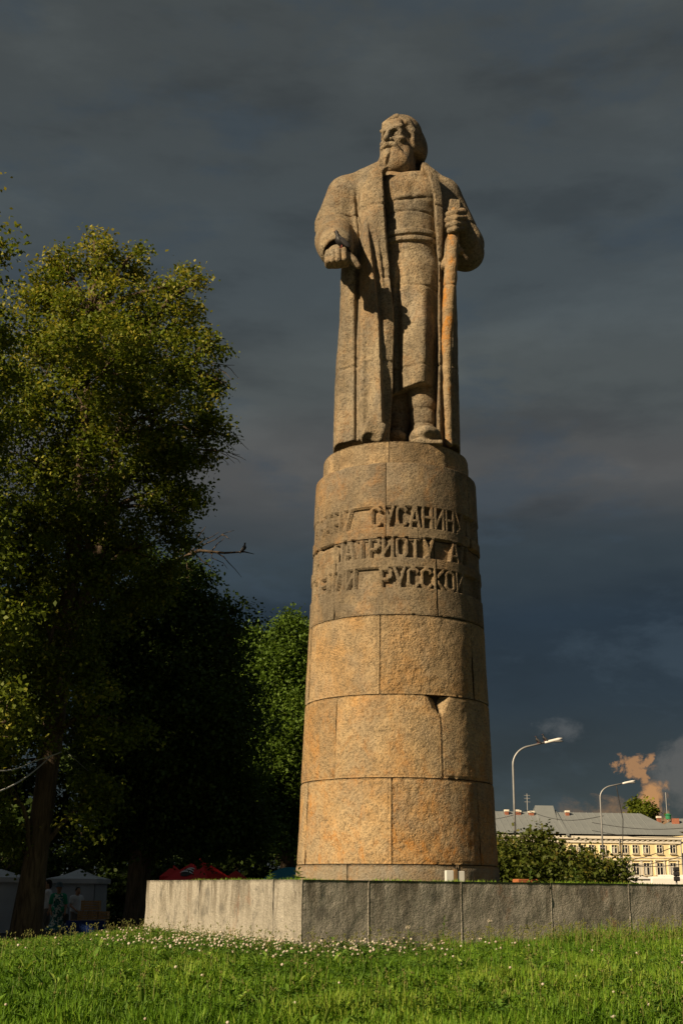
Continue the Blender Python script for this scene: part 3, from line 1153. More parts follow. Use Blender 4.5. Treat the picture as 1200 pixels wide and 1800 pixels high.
def shirt(x, y, z):
    a, b = sl_(z), sr_(z)
    c, hw = (a + b) / 2, (b - a) / 2
    D = np.interp(z, [0.8, 1.6, 3.1, 3.3, 3.55, 4.2, 4.7, 5.1], [0.62, 0.58, 0.55, 0.50, 0.545, 0.60, 0.50, 0.30]).astype(np.float32)
    u = (x - c) / hw
    q = (np.abs(u) ** 2.2 + np.abs((y + 0.02) / D) ** 2.2) ** (1 / 2.2)
    d = (q - 1) * np.minimum(hw, D)
    low = sm(3.1, 2.2, z)
    f = 0.05 * ridge(x, p2(z), 0.20, 0.14) * sm(3.2, 2.0, z)
    f = f - 0.05 * np.exp(-((x - p1(z)) / 0.04) ** 2) * sm(3.25, 2.9, z)
    f = f - 0.035 * np.exp(-((x - p3(z)) / 0.03) ** 2) * low
    # knee pushing forward under the cloth
    f = f + 0.12 * np.exp(-((x - 0.42) / 0.20) ** 2 - ((z - 1.75) / 0.55) ** 2)
    d = d - f * sm(0.0, -0.2, y)
    hem = HEMZ + 0.05 * np.cos((x - 0.35) * 5.0 + 0.2) + 0.10 * np.clip(x - 0.2, -0.2, 0.3) + 0.08 * sm(-0.1, 0.1, -x + 0.05) * 0
    roof = 4.70 + 0.55 * (y + 0.5) + 0.12 * np.abs(x - 0.1)
    e = (z - roof) * 0.8
    hh = np.clip(0.5 - 0.5 * (d - e) / 0.06, 0, 1)
    d = d + (e - d) * hh + 0.06 * hh * (1 - hh)
    return np.maximum(d, hem - z)


sv.func(shirt, (-0.75, -0.95, 0.7), (0.85, 0.35, 5.3), 0.0)
# chest muscles and open neckline
sv.ell(S(697, 335, -0.42), (0.24, 0.16, 0.20), 0.10)
sv.ell(S(748, 338, -0.40), (0.22, 0.16, 0.20), 0.10)
sv.ell(S(722, 349, -0.57), (0.30, 0.035, 0.014), 0.05, 'cut', Matrix.Rotation(-0.12, 3, 'Y'))
sv.ell(S(726, 328, -0.64), (0.03, 0.04, 0.14), 0.07, 'cut')
sv.cone(S(703, 312, -0.35), S(706, 285, -0.2), 0.10, 0.25, 0.05, 'cut')
# belt
zb_ = zt(411, -0.6)
for dz_, hz_, pr_ in ((0.055, 0.045, 0.045), (-0.055, 0.040, 0.040)):
    sv.func(lambda x, y, z: np.maximum(shirt(x, y, z) - pr_, np.abs(z - zb_ - dz_ - 0.03 * x) - hz_), (-0.7, -0.9, zb_ - 0.3), (0.85, 0.3, zb_ + 0.3), 0.015)
sv.rough(0.005, 8.0, 13).rough(0.0015, 28.0, 14)
sv.groove([zt(369, -.6), zt(498, -.6), zt(645, -.6)], 0.020, 0.013, (-0.01, 0.0))
sv.mesh('shirt', MAT_STATUE, statue)

# ---------------------------------------------------------------- legs and shoes
lv = Vol((-0.45, -1.08, -0.02), (0.85, 0.4, 1.6), 0.017)
lv.cone(S(741, 660, -0.30), S(742, 712, -0.30), 0.27, 0.215, 0.05)
lv.cone(S(742, 712, -0.30), S(743, 757, -0.33), 0.215, 0.150, 0.05)
lv.cone(S(743, 735, -0.31), S(743, 742, -0.32), 0.185, 0.18, 0.03)
lv.ell(S(747, 771, -0.66) + np.array((0, 0.0, 0.0)), (0.225, 0.40, 0.15), 0.05)
lv.cone(S(743, 757, -0.33), S(744, 768, -0.40), 0.17, 0.18, 0.05)
lv.func(lambda x, y, z: np.maximum(np.maximum(np.abs(x - S(747, 775, -.7)[0]) - 0.23, np.abs(y + 0.64) - 0.36), np.abs(z - 0.0) - 0.05), (-0.1, -1.05, -0.02), (0.85, 0.2, 0.2), 0.08)
lv.cone(S(700, 650, -0.12), S(700, 720, -0.12), 0.24, 0.21, 0.05)
lv.cone(S(700, 720, -0.12), S(698, 778, -0.10), 0.21, 0.16, 0.05)
lv.ell(S(694, 774, -0.30), (0.17, 0.30, 0.12), 0.05)
lv.rough(0.007, 12.0, 23)
lv.groove([zt(716, -.5), zt(742, -.5)], 0.018, 0.012)
lv.mesh('leg', MAT_STATUE, statue)

# ---------------------------------------------------------------- hand on the viewer's left, knuckles towards the camera
hv = Vol((-1.5, -1.75, 2.2), (-0.40, -0.75, 3.5), 0.012)
hv.box(S(592, 457, -1.26), (0.185, 0.13, 0.09), 0.04, 'add', Matrix.Rotation(-0.12, 3, 'Y'), 0.06)
hv.cone(S(591, 444, -0.95), S(592, 452, -1.22), 0.14, 0.15, 0.06)
for i, (fx, fy0, fy1, yy) in enumerate(((576.5, 447, 461.5, -1.36), (584.8, 444, 460.5, -1.40), (593.8, 441.5, 459.5, -1.42), (604.5, 440, 457.5, -1.41))):
    fy1 -= 2.5
    hv.cone(S(fx, fy0, yy + 0.05), S(fx + 0.6, fy1, yy - 0.01), 0.045, 0.042, 0.004)
    hv.cone(S(fx + 0.6, fy1, yy - 0.01), S(fx + 2.0, fy1 + 9, yy + 0.18), 0.042, 0.044, 0.004)
    hv.cone(S(fx, fy0, yy + 0.05), S(fx + 1.5, fy0 - 2, yy + 0.2), 0.045, 0.06, 0.01)
hv.cone(S(610, 449, -1.25), S(621, 459, -1.30), 0.075, 0.060, 0.03)
hv.cone(S(621, 459, -1.30), S(629, 468, -1.30), 0.060, 0.045, 0.02)
hv.rough(0.002, 18.0, 33)
hv.mesh('hand', MAT_STATUE, statue)

# ---------------------------------------------------------------- hand round the staff
gv = Vol((0.45, -1.15, 2.75), (1.35, -0.25, 4.10), 0.012)
gv.cone(S(811, 408, -0.45), S(806, 398, -0.66), 0.135, 0.13, 0.05)
gv.box(S(808, 388, -0.66), (0.09, 0.13, 0.17), 0.05, 'add', None, 0.05)
for i, (fy, x0, x1) in enumerate(((374.5, 788, 814), (384.5, 786.5, 815.5), (394.5, 787.5, 814), (403.5, 789.5, 811))):
    rr_ = (0.052, 0.054, 0.051, 0.045)[i]
    gv.cone(S(x1, fy - 1.0, -0.76), S((x0 + x1) / 2 - 1, fy - 0.5, -0.865), rr_, rr_, 0.010)
    gv.cone(S((x0 + x1) / 2 - 1, fy - 0.5, -0.865), S(x0, fy + 2.5, -0.80), rr_, rr_ * 0.95, 0.010)
    gv.cone(S(x0, fy + 2.5, -0.80), S(x0 + 1.5, fy + 4.0, -0.66), rr_ * 0.95, rr_ * 0.9, 0.010)
gv.cone(S(815, 372, -0.62), S(792, 368, -0.60), 0.06, 0.05, 0.03)
gv.rough(0.002, 18.0, 43)
gv.mesh('hand', MAT_STATUE, statue)

# ---------------------------------------------------------------- staff
tv = Vol((0.35, -1.05, -0.01), (1.15, -0.30, 4.20), 0.014)
pts = [(797, 372, -0.71, 0.085), (796, 420, -0.72, 0.088), (791, 490, -0.74, 0.10), (788, 545, -0.75, 0.095), (785, 600, -0.74, 0.075), (786, 680, -0.72, 0.062), (789, 780, -0.66, 0.055)]
for a, b in zip(pts[:-1], pts[1:]):
    tv.cone(S(*a[:3]), S(*b[:3]), a[3], b[3], 0.02)
tv.ell(S(808, 442, -0.66), (0.06, 0.06, 0.07), 0.03)
tv.ell(S(781, 464, -0.66), (0.055, 0.06, 0.08), 0.03)
tv.cone(S(796, 412, -0.70), S(781, 470, -0.60), 0.04, 0.06, 0.03)
tv.rough(0.005, 16.0, 53)
tv.groove([zt(503, -.75)], 0.018, 0.012)
tv.mesh('staff', MAT_STAFF, statue)
t2 = Vol((0.55, -0.95, 3.6), (1.15, -0.45, 4.35), 0.013)
t2.box(S(798, 367, -0.71), (0.085, 0.075, 0.13), 0.02, 'add', Matrix.Rotation(0.1, 3, 'Y'), 0.02)
t2.rough(0.003, 16.0, 57)
t2.mesh('staff_head', MAT_STATUE, statue)

# ---------------------------------------------------------------- head, modelled facing -y and then turned
hd = Vol((-0.52, -0.62, -0.98), (0.56, 0.62, 0.60), 0.0115)
V3 = lambda *a: np.array(a, dtype=np.float32)
hd.cone(V3(0.02, 0.08, -0.30), V3(0.03, 0.12, -0.95), 0.22, 0.25, 0.05)          # neck
hd.ell(V3(0, 0.06, 0.10), (0.285, 0.355, 0.35), 0.03)                             # skull
hd.ell(V3(0, -0.10, -0.10), (0.225, 0.255, 0.36), 0.08)                           # face
hd.box(V3(0, -0.205, 0.14), (0.195, 0.10, 0.15), 0.06, 'add', None, 0.06)         # forehead
for s_ in (-1, 1):
    hd.cone(V3(0.045 * s_, -0.345, 0.082), V3(0.20 * s_, -0.270, 0.140), 0.036, 0.032, 0.010)   # brow
    hd.ell(V3(0.105 * s_, -0.335, 0.010), (0.082, 0.090, 0.060), 0.008, 'cut')      # eye socket
    hd.ell(V3(0.105 * s_, -0.250, 0.004), (0.060, 0.056, 0.042), 0.004)            # eye
    hd.cone(V3(0.055 * s_, -0.298, 0.040), V3(0.16 * s_, -0.275, 0.040), 0.012, 0.012, 0.004)   # lids
    hd.cone(V3(0.055 * s_, -0.290, -0.036), V3(0.16 * s_, -0.265, -0.034), 0.012, 0.012, 0.006)
    hd.ell(V3(0.155 * s_, -0.235, -0.085), (0.085, 0.075, 0.055), 0.03)             # cheekbone
    hd.ell(V3(0.052 * s_, -0.372, -0.118), (0.038, 0.050, 0.034), 0.008)          # nostril
    hd.cone(V3(0.015 * s_, -0.385, -0.180), V3(0.12 * s_, -0.345, -0.222), 0.040, 0.050, 0.008)   # moustache
    hd.cone(V3(0.12 * s_, -0.345, -0.222), V3(0.185 * s_, -0.25, -0.36), 0.050, 0.04, 0.012)
    hd.ell(V3(0.19 * s_, -0.06, -0.27), (0.10, 0.15, 0.25), 0.03)                 # side beard
    hd.ell(V3(0.28 * s_, 0.05, 0.02), (0.07, 0.13, 0.24), 0.02)                   # hair over the ears
hd.cone(V3(0, -0.335, 0.06), V3(0, -0.445, -0.105), 0.036, 0.050, 0.010)          # nose
hd.box(V3(0, -0.375, -0.01), (0.032, 0.05, 0.10), 0.015, 'add', Matrix.Rotation(-0.55, 3, 'X'), 0.012)
hd.ell(V3(0, -0.29, -0.42), (0.195, 0.16, 0.20), 0.04)                            # beard
hd.ell(V3(0.0, -0.30, -0.54), (0.22, 0.16, 0.16), 0.06)
hd.ell(V3(0.13, -0.20, -0.50), (0.18, 0.19, 0.20), 0.05)
hd.ell(V3(-0.12, -0.22, -0.50), (0.16, 0.17, 0.18), 0.05)
hd.ell(V3(0, -0.40, -0.252), (0.085, 0.095, 0.024), 0.006, 'cut')                 # mouth
hd.ell(V3(0, -0.385, -0.305), (0.062, 0.05, 0.034), 0.008)                        # lip
hd.ell(V3(0.06, -0.43, -0.45), (0.03, 0.04, 0.14), 0.03, 'cut', Matrix.Rotation(0.3, 3, 'Y'))
hd.ell(V3(-0.07, -0.44, -0.52), (0.025, 0.03, 0.12), 0.03, 'cut', Matrix.Rotation(-0.2, 3, 'Y'))
# hair: a heavy cap swept back from the brow
hv2 = Vol((-0.52, -0.62, -0.98), (0.56, 0.62, 0.60), 0.0115)
hv2.ell(V3(0, 0.09, 0.16), (0.345, 0.385, 0.345), 0.02)
hv2.ell(V3(0.20, 0.20, -0.06), (0.20, 0.24, 0.30), 0.06)
hv2.ell(V3(-0.20, 0.20, -0.06), (0.19, 0.24, 0.30), 0.06)
hv2.func(lambda x, y, z: np.maximum(y + 0.075 + 0.25 * np.clip(z - 0.1, -1, 1) - 0.02 * np.sin(x * 30), z - 0.315 - 0.25 * x), (-0.5, -0.6, -1), (0.5, 0.3, 0.6), 0.01, 'cut')
hv2.cone(V3(-0.17, -0.235, 0.275), V3(0.04, -0.215, 0.355), 0.042, 0.052, 0.02)
hv2.cone(V3(0.08, -0.215, 0.345), V3(0.22, -0.16, 0.24), 0.055, 0.05, 0.02)
hv2.cone(V3(0.24, -0.12, 0.26), V3(0.29, -0.06, 0.10), 0.055, 0.06, 0.03)
hv2.cone(V3(0.30, -0.06, 0.10), V3(0.29, -0.03, -0.06), 0.055, 0.04, 0.03)
hv2.cone(V3(-0.20, -0.18, 0.28), V3(-0.27, -0.08, 0.10), 0.05, 0.05, 0.03)
rgx = random.Random(5)
for i in range(26):
    a = rgx.uniform(0.2, 2.9)
    t0 = rgx.uniform(0.1, 0.5)
    pa = V3(0.36 * math.cos(a), 0.05 + 0.40 * math.sin(a) * (1 if i % 4 else -0.4), 0.16 + rgx.uniform(-0.1, 0.25))
    pb = pa + V3(rgx.uniform(-0.04, 0.04), 0.02, -rgx.uniform(0.12, 0.24))
    hv2.cone(pa, pb, 0.020, 0.034, 0.02, 'cut')
hv2.func(lambda x, y, z: z + 0.20 + 0.25 * np.clip(y, -0.3, 0.5) + 0 * x, (-0.6, -0.7, -1.0), (0.6, 0.7, 0.2), 0.05, 'cut')
np.minimum(hd.d, hv2.d, out=hd.d)
hd.rough(0.002, 16.0, 63)
ho = hd.mesh('head', MAT_STATUE, statue)
hc = S(702, 252, -0.12)
ho.location = tuple(hc)
ho.rotation_euler = (R(3), R(3), R(-33))
ho.scale = (0.93, 0.96, 1.0)
# ================================================================== ground, grassy mound, grass and weeds
POLY = [C0, R1, B2, B1, L0]


def poly_dist(x, y):
    """signed distance from the platform outline, negative inside"""
    best = np.full(np.broadcast(x, y).shape, 1e9)
    inside = np.zeros(best.shape, dtype=bool)
    n = len(POLY)
    for i in range(n):
        a, b = POLY[i], POLY[(i + 1) % n]
        dx_, dy_ = b.x - a.x, b.y - a.y
        t = np.clip(((x - a.x) * dx_ + (y - a.y) * dy_) / (dx_ * dx_ + dy_ * dy_), 0, 1)
        best = np.minimum(best, np.hypot(x - a.x - t * dx_, y - a.y - t * dy_))
        c = ((a.y > y) != (b.y > y)) & (x < dx_ * (y - a.y) / (dy_ if abs(dy_) > 1e-9 else 1e-9) + a.x)
        inside ^= c
    return np.where(inside, -best, best)


def mound_z(x, y):
    d = np.maximum(poly_dist(x, y), 0)
    z = GRASS_TOP * (1 - sm(1.6, 10.5, d)) + 0.02
    z = z + 0.05 * vnoise2(x + 40, y + 40, 0.55, 901, 3) * (1 - sm(6, 10.5, d)) * sm(0.0, 1.0, d)
    z = z - 0.17 * sm(2.1, 4.2, -x) * sm(9.0, 13.0, y)
    return np.maximum(z, 0.02 - 0.3 * sm(10.3, 11.5, d))


asph, t = new_mat('plaza_asphalt')
c = t.n('ShaderNodeTexCoord').outputs['Object']
n1 = t.noise(c, 0.25, 5, 0.6)
n2 = t.noise(c, 40, 3, 0.7)
cc = t.mix(n1, (0.045, 0.043, 0.04), (0.075, 0.072, 0.066))
cc = t.mix(t.math('MULTIPLY', n2, 0.4), cc, (0.03, 0.03, 0.03))
finish(t, cc, 0.9, n2, 0.3, 0.01)
mb = MB()
mb.quad((-1500, -300, 0), (1500, -300, 0), (1500, 2000, 0), (-1500, 2000, 0))
o = mb.build('ground', asph)
tag(o, 'grey asphalt of the square around the monument', 'ground', kind='structure')

turf, t = new_mat('turf_soil')
c = t.n('ShaderNodeTexCoord').outputs['Object']
n1 = t.noise(c, 0.9, 5, 0.6)
n2 = t.noise(c, 18, 4, 0.7)
cc = t.mix(t.ramp(n1, [(0.35, 0.0), (0.65, 1.0)]), (0.055, 0.075, 0.018), (0.035, 0.06, 0.014))
cc = t.mix(t.ramp(n2, [(0.45, 0.0), (0.7, 0.8)]), cc, (0.05, 0.04, 0.02))
finish(t, cc, 0.95, n2, 0.6, 0.03)
gx = np.arange(-14, 22.01, 0.25)
gy = np.arange(-1, 36.01, 0.25)
X, Yg = np.meshgrid(gx, gy, indexing='ij')
Zg = mound_z(X, Yg)
idx = np.arange(X.size).reshape(X.shape)
q = np.stack([idx[:-1, :-1], idx[1:, :-1], idx[1:, 1:], idx[:-1, 1:]], -1).reshape(-1, 4)
me = fast_mesh('mound', np.stack([X, Yg, Zg], -1).reshape(-1, 3), q, True)
o = link('grass_mound', me, turf)
tag(o, 'green grassy mound rising to the granite wall', 'lawn', kind='structure')


def leaf_mat(name, c0, c1, c2=None, trans=0.35, rough=0.55, spec=0.25):
    """three tints picked by a per-face value"""
    m, t = new_mat(name)
    a = t.n('ShaderNodeAttribute', attribute_name='tint')
    stops = [(0.0, c0), (0.6, c1), (1.0, c2 or c1)]
    cc = t.ramp(a.outputs['Fac'], stops)
    b = t.n('ShaderNodeBsdfPrincipled', i_Roughness=rough)
    b.inputs['Specular IOR Level'].default_value = spec
    t.link(cc, b.inputs['Base Color'])
    tr = t.n('ShaderNodeBsdfTranslucent')
    t.link(t.mix(1.0, cc, (1.0, 1.0, 0.55), 'MULTIPLY'), tr.inputs[0])
    mx = t.n('ShaderNodeMixShader', i_0=trans)
    t.link(b.outputs[0], mx.inputs[1])
    t.link(tr.outputs[0], mx.inputs[2])
    o = t.n('ShaderNodeOutputMaterial')
    t.link(mx.outputs[0], o.inputs[0])
    return m


MAT_GRASS = leaf_mat('grass_blades', (0.06, 0.145, 0.010), (0.14, 0.28, 0.018), (0.30, 0.40, 0.06), 0.3)
MAT_CLOVER = leaf_mat('clover_leaves', (0.05, 0.12, 0.018), (0.09, 0.19, 0.026), (0.15, 0.25, 0.04), 0.25)
MAT_BLOOM = leaf_mat('clover_blooms', (0.50, 0.40, 0.34), (0.60, 0.54, 0.46), (0.66, 0.62, 0.55), 0.2, 0.8)
MAT_STRAW = leaf_mat('seed_stalks', (0.16, 0.17, 0.05), (0.22, 0.22, 0.07), (0.14, 0.20, 0.04), 0.25)


def blades(px_, py_, pz_, length, width, lean, rng, tint):
    """grass blades: 5 verts and 3 triangles each"""
    n = len(px_)
    az_ = rng.uniform(0, 2 * math.pi, n)
    ux, uy = np.cos(az_), np.sin(az_)
    vx, vy = -uy, ux
    base = np.stack([px_, py_, pz_], -1)
    side = np.stack([vx * width / 2, vy * width / 2, np.zeros(n)], -1)
    b1 = lean * length
    mid = base + np.stack([ux * b1 * 0.3, uy * b1 * 0.3, length * 0.55], -1)
    tip = base + np.stack([ux * b1, uy * b1, length * np.sqrt(np.maximum(1 - lean * lean, 0.1))], -1)
    V = np.stack([base - side, base + side, mid - side * 0.8, mid + side * 0.8, tip], 1).reshape(-1, 3)
    k = np.arange(n)[:, None] * 5
    F = np.stack([k + np.array([[0, 1, 3]]), k + np.array([[0, 3, 2]]), k + np.array([[2, 3, 4]])], 1).reshape(-1, 3)
    return V, F, np.repeat(tint, 3)


def lawn_points(n, rng, y0=6.6, y1=18.5, fun=None):
    xs, ys = [], []
    got = 0
    while got < n:
        y = y0 + (y1 - y0) * rng.random(n) ** 1.25
        x = rng.uniform(-1, 1, n) * (y * 0.262 + 1.2)
        d = poly_dist(x, y)
        keep = (d > 0.005) & (y < 16.5 + 2 * (x < -2))
        if fun is not None:
            keep &= rng.random(n) < fun(x, y, d)
        xs.append(x[keep])
        ys.append(y[keep])
        got += int(keep.sum())
    x = np.concatenate(xs)[:n]
    y = np.concatenate(ys)[:n]
    return x, y, mound_z(x, y)


rg = np.random.default_rng(11)
N = 230000
x, y, z = lawn_points(N, rg)
clump = vnoise2(x + 40, y + 40, 3.2, 77, 3)
patch = vnoise2(x + 40, y + 40, 0.9, 78, 3)
d = poly_dist(x, y)
near_wall = 1 - sm(0.0, 0.9, d)
right = sm(0.6, 2.5, x)
L = (0.075 + 0.07 * rg.random(N)) * np.clip(1 + 0.9 * clump, 0.35, 2) * (1 + 0.7 * near_wall * (0.2 + right)) * (1 - 0.35 * sm(7.5, 11.5, y) * (x < 1))
lean = np.clip(0.42 + 0.33 * rg.standard_normal(N), -0.92, 0.92)
tint = np.clip(0.44 + 0.22 * rg.standard_normal(N) + 0.42 * patch + 0.25 * clump, 0, 1)
V, F, T = blades(x, y, z - 0.01, L, 0.007 + 0.006 * rg.random(N), lean, rg, tint)
me = fast_mesh('grass', V, F)
face_color(me, T)
o = link('grass', me, MAT_GRASS)
tag(o, 'thick green lawn grass in front of the granite wall', 'grass', kind='stuff')


def scatter(bv, bf, pos, scale, rotz, tilt, rng):
    """copies of a small base mesh merged into one, numpy all the way"""
    n = len(pos)
    bv = np.asarray(bv, dtype=np.float32)
    bf = np.asarray(bf, dtype=np.int32)
    c, s_ = np.cos(rotz), np.sin(rotz)
    ct, st = np.cos(tilt), np.sin(tilt)
    v = bv[None] * np.asarray(scale, dtype=np.float32).reshape(n, 1, -1)
    xx, yy, zz_ = v[..., 0], v[..., 1], v[..., 2]
    y2 = yy * ct[:, None] - zz_ * st[:, None]
    z2 = yy * st[:, None] + zz_ * ct[:, None]
    X2 = xx * c[:, None] - y2 * s_[:, None]
    Y2 = xx * s_[:, None] + y2 * c[:, None]
    V = np.stack([X2, Y2, z2], -1) + pos[:, None, :]
    F = bf[None] + (np.arange(n) * len(bv))[:, None, None]
    return V.reshape(-1, 3), F.reshape(-1, bf.shape[1])


# clover leaves and white blooms, thick along the foot of the wall
def clover_density(x, y, d):
    p = vnoise2(x + 40, y + 40, 1.1, 55, 3)
    along = np.exp(-((x + 0.75) / 1.25) ** 2)
    return np.clip((1 - sm(0.2, 2.3, d)) * along * (0.75 + 0.9 * p) + 0.006 * (p > 0.25), 0, 1)


rg = np.random.default_rng(12)
x, y, z = lawn_points(14000, rg, 8.0, 17.5, lambda x, y, d: np.clip(clover_density(x, y, d) + 0.12, 0, 1))
h = 0.05 + 0.07 * rg.random(len(x))
tri = np.array([(0, 0, 0), (0.5, 0.9, 0.12), (-0.5, 0.9, 0.12), (0, 1.15, 0.08)], dtype=np.float32)
parts_v, parts_f, parts_t = [], [], []
off = 0
base_rot = rg.uniform(0, 6.28, len(x))
for k in range(3):
    V, F = scatter(tri, [(0, 1, 3), (0, 3, 2)], np.stack([x, y, z + h], -1), np.repeat((0.016 + 0.012 * rg.random(len(x)))[:, None], 3, 1),
                   base_rot + k * 2.094, rg.uniform(-0.2, 0.5, len(x)), rg)
    parts_v.append(V)
    parts_f.append(F + off)
    off += len(V)
    parts_t.append(np.repeat(np.clip(rg.normal(0.5, 0.2, len(x)), 0, 1), 2))
me = fast_mesh('clover', np.concatenate(parts_v), np.concatenate(parts_f))
face_color(me, np.concatenate(parts_t))
tag(link('clover_leaves', me, MAT_CLOVER), 'low clover leaves growing among the grass by the wall', 'clover', kind='stuff')

bm_ = MB().ell((0, 0, 0), (1, 1, 0.85), 6, 4)
bvv = np.array(bm_.v)
bff = []
for f in bm_.f:
    bff.append(f[:3])
    if len(f) == 4:
        bff.append((f[0], f[2], f[3]))
x, y, z = lawn_points(620, rg, 7.2, 17.5, lambda x, y, d: clover_density(x, y, d) ** 1.1 + 0.005)
n = len(x)
pos = np.stack([x, y, z + 0.085 + 0.06 * rg.random(n)], -1)
V, F = scatter(bvv, bff, pos, (0.008 + 0.0065 * rg.random(n))[:, None] * np.array([[1, 1, 1]]), rg.uniform(0, 6.28, n), rg.uniform(-0.3, 0.3, n), rg)
T = np.repeat(np.clip(rg.normal(0.6, 0.3, n), 0, 1), len(bff))
Vs, Fs, Ts = blades(x, y, z, pos[:, 2] - z, np.full(n, 0.004), np.zeros(n), rg, np.full(n, 0.2))
me = fast_mesh('blooms', V, F)
face_color(me, T)
tag(link('clover_blooms', me, MAT_BLOOM), 'scattered small white clover flowers in the grass below the wall', 'clover', kind='stuff')

# broad leaves of plantain and dandelion between the blades
MAT_BROAD = leaf_mat('broad_weed_leaves', (0.07, 0.15, 0.015), (0.13, 0.25, 0.03), (0.30, 0.42, 0.08), 0.3)
x, y, z = lawn_points(420, rg, 7.0, 16.5)
nl = 5
xx_, yy_, zz2 = np.repeat(x, nl), np.repeat(y, nl), np.repeat(z, nl)
bl = np.array([(0, 0, 0), (0.13, 0.35, 0.22), (0.16, 0.7, 0.34), (0, 1.0, 0.33), (-0.16, 0.7, 0.34), (-0.13, 0.35, 0.22)], dtype=np.float32)
V, F = scatter(bl, [(0, 1, 2), (0, 2, 3), (0, 3, 4), (0, 4, 5)], np.stack([xx_, yy_, zz2 + 0.03], -1), np.repeat((0.05 + 0.08 * rg.random(len(xx_)))[:, None], 3, 1), rg.uniform(0, 6.28, len(xx_)), rg.uniform(-0.1, 0.7, len(xx_)), rg)
me = fast_mesh('broad', V, F)
face_color(me, np.repeat(np.clip(rg.normal(0.55, 0.25, len(xx_)), 0, 1), 4))
tag(link('broadleaf_weeds', me, MAT_BROAD), 'broad plantain and dandelion leaves scattered through the lawn', 'weeds', kind='stuff')

# wiry seed stalks, thicker towards the right part of the wall
x, y, z = lawn_points(1700, rg, 8.0, 17.0, lambda x, y, d: np.clip((1 - sm(0.1, 1.5, d)) * (0.15 + sm(0.3, 3.0, x)) + 0.05, 0, 1))
n = len(x)
L = 0.14 + 0.17 * rg.random(n) * (0.6 + 0.6 * sm(1, 4, x))
V, F, T = blades(x, y, z, L, np.full(n, 0.0042), np.clip(rg.normal(0.1, 0.14, n), -0.5, 0.5), rg, np.clip(rg.normal(0.5, 0.25, n), 0, 1))
tips = V.reshape(n, 5, 3)[:, 4]
V2, F2 = scatter(bvv, bff, np.repeat(tips, 3, 0) + rg.normal(0, 0.008, (n * 3, 3)), np.tile(np.array([[0.0035, 0.0035, 0.010]]), (n * 3, 1)), rg.uniform(0, 6, n * 3), rg.uniform(-0.5, 0.5, n * 3), rg)
me = fast_mesh('stalks', np.concatenate([V, V2]), np.concatenate([F, F2 + len(V)]))
face_color(me, np.concatenate([T, np.repeat(np.clip(rg.normal(0.5, 0.3, n * 3), 0, 1), len(bff))]))
tag(link('seed_stalks', me, MAT_STRAW), 'thin flowering grass stalks standing along the wall', 'grass', kind='stuff')

# turf edge and weeds on top of the platform
rg = np.random.default_rng(21)
n = 9000
tt = rg.random(n)
sidep = rg.random(n) < 0.62
ex = np.where(sidep, C0.x + RD.x * tt * js[-1], C0.x + (L0.x - C0.x) * tt)
ey = np.where(sidep, C0.y + RD.y * tt * js[-1], C0.y + (L0.y - C0.y) * tt)
inw = 0.30 + 1.1 * rg.random(n) ** 1.5
cx_, cy_ = cen.x - ex, cen.y - ey
cl = np.hypot(cx_, cy_)
ex, ey = ex + cx_ / cl * inw, ey + cy_ / cl * inw
pt = vnoise2(ex + 30, ey + 30, 2.3, 33, 3)
keep = (pt > 0.02) & (np.hypot(ex - AX, ey - AY) > 1.40)
ring_a = rg.uniform(0, 2 * math.pi, 5200)
rr_ = 1.39 + 0.5 * rg.random(5200) ** 2
ex = np.concatenate([ex[keep], AX + rr_ * np.cos(ring_a)])
ey = np.concatenate([ey[keep], AY + rr_ * np.sin(ring_a)])
pt = vnoise2(ex + 30, ey + 30, 2.3, 33, 3)
k2 = pt > -0.1
ex, ey, pt = ex[k2], ey[k2], pt[k2]
n = len(ex)
L = (0.018 + 0.03 * rg.random(n)) * (1 + 1.3 * np.clip(pt, 0, 1))
V, F, T = blades(ex, ey, np.full(n, PLAT_TOP - 0.03), L, np.full(n, 0.008), np.clip(rg.normal(0.2, 0.3, n), -0.8, 0.8), rg, np.clip(rg.normal(0.65, 0.2, n), 0, 1))
me = fast_mesh('turf', V, F)
face_color(me, T)
tag(link('platform_turf', me, MAT_GRASS), 'short scruffy grass growing on top of the granite platform', 'grass', kind='stuff')

# single weeds one can pick out
MAT_WEED = leaf_mat('weed_leaves', (0.05, 0.11, 0.02), (0.09, 0.17, 0.03), (0.15, 0.22, 0.05), 0.3)
MAT_STEM = plain('weed_stem', (0.09, 0.13, 0.03), 0.7)
MAT_CLOCK = leaf_mat('dandelion_clock', (0.55, 0.50, 0.42), (0.6, 0.55, 0.47), (0.65, 0.6, 0.52), 0.3)


def weed(loc, height, nleaf, lsize, label, seed, lean=0.1, name='tall_weed'):
    rr = random.Random(seed)
    e = empty(name, loc)
    pts = [Vector((lean * height * (i / 5) ** 1.5, 0.02 * math.sin(i), height * i / 5)) for i in range(6)]
    MB().tube(pts, [0.005, 0.0045, 0.004, 0.0035, 0.003, 0.002], 5).build('stem', MAT_STEM, e, True)
    leaves = MB()
    tints = []
    for i in range(nleaf):
        t = 0.08 + 0.92 * i / nleaf
        b = pts[0].lerp(pts[5], t)
        b.x = lean * height * t ** 1.5
        a = i * 2.4 + rr.uniform(-0.4, 0.4)
        s = lsize * (1.15 - 0.75 * t) * rr.uniform(0.8, 1.2)
        dv = Vector((math.cos(a), math.sin(a), rr.uniform(0.3, 0.9)))
        sd_ = Vector((-math.sin(a), math.cos(a), 0)) * s * 0.28
        m_ = b + dv * s * 0.5
        tp = b + dv * s + Vector((0, 0, -0.25 * s))
        leaves.add([b, m_ - sd_, tp, m_ + sd_], [(0, 1, 2), (0, 2, 3)])
        tints += [rr.uniform(0.3, 1.0)] * 2
    lo = leaves.build('leaf', MAT_WEED, e)
    lo['kind'] = 'stuff'
    face_color(lo.data, tints)
    tag(e, label, 'weed', 'weeds by the granite wall')
    return e


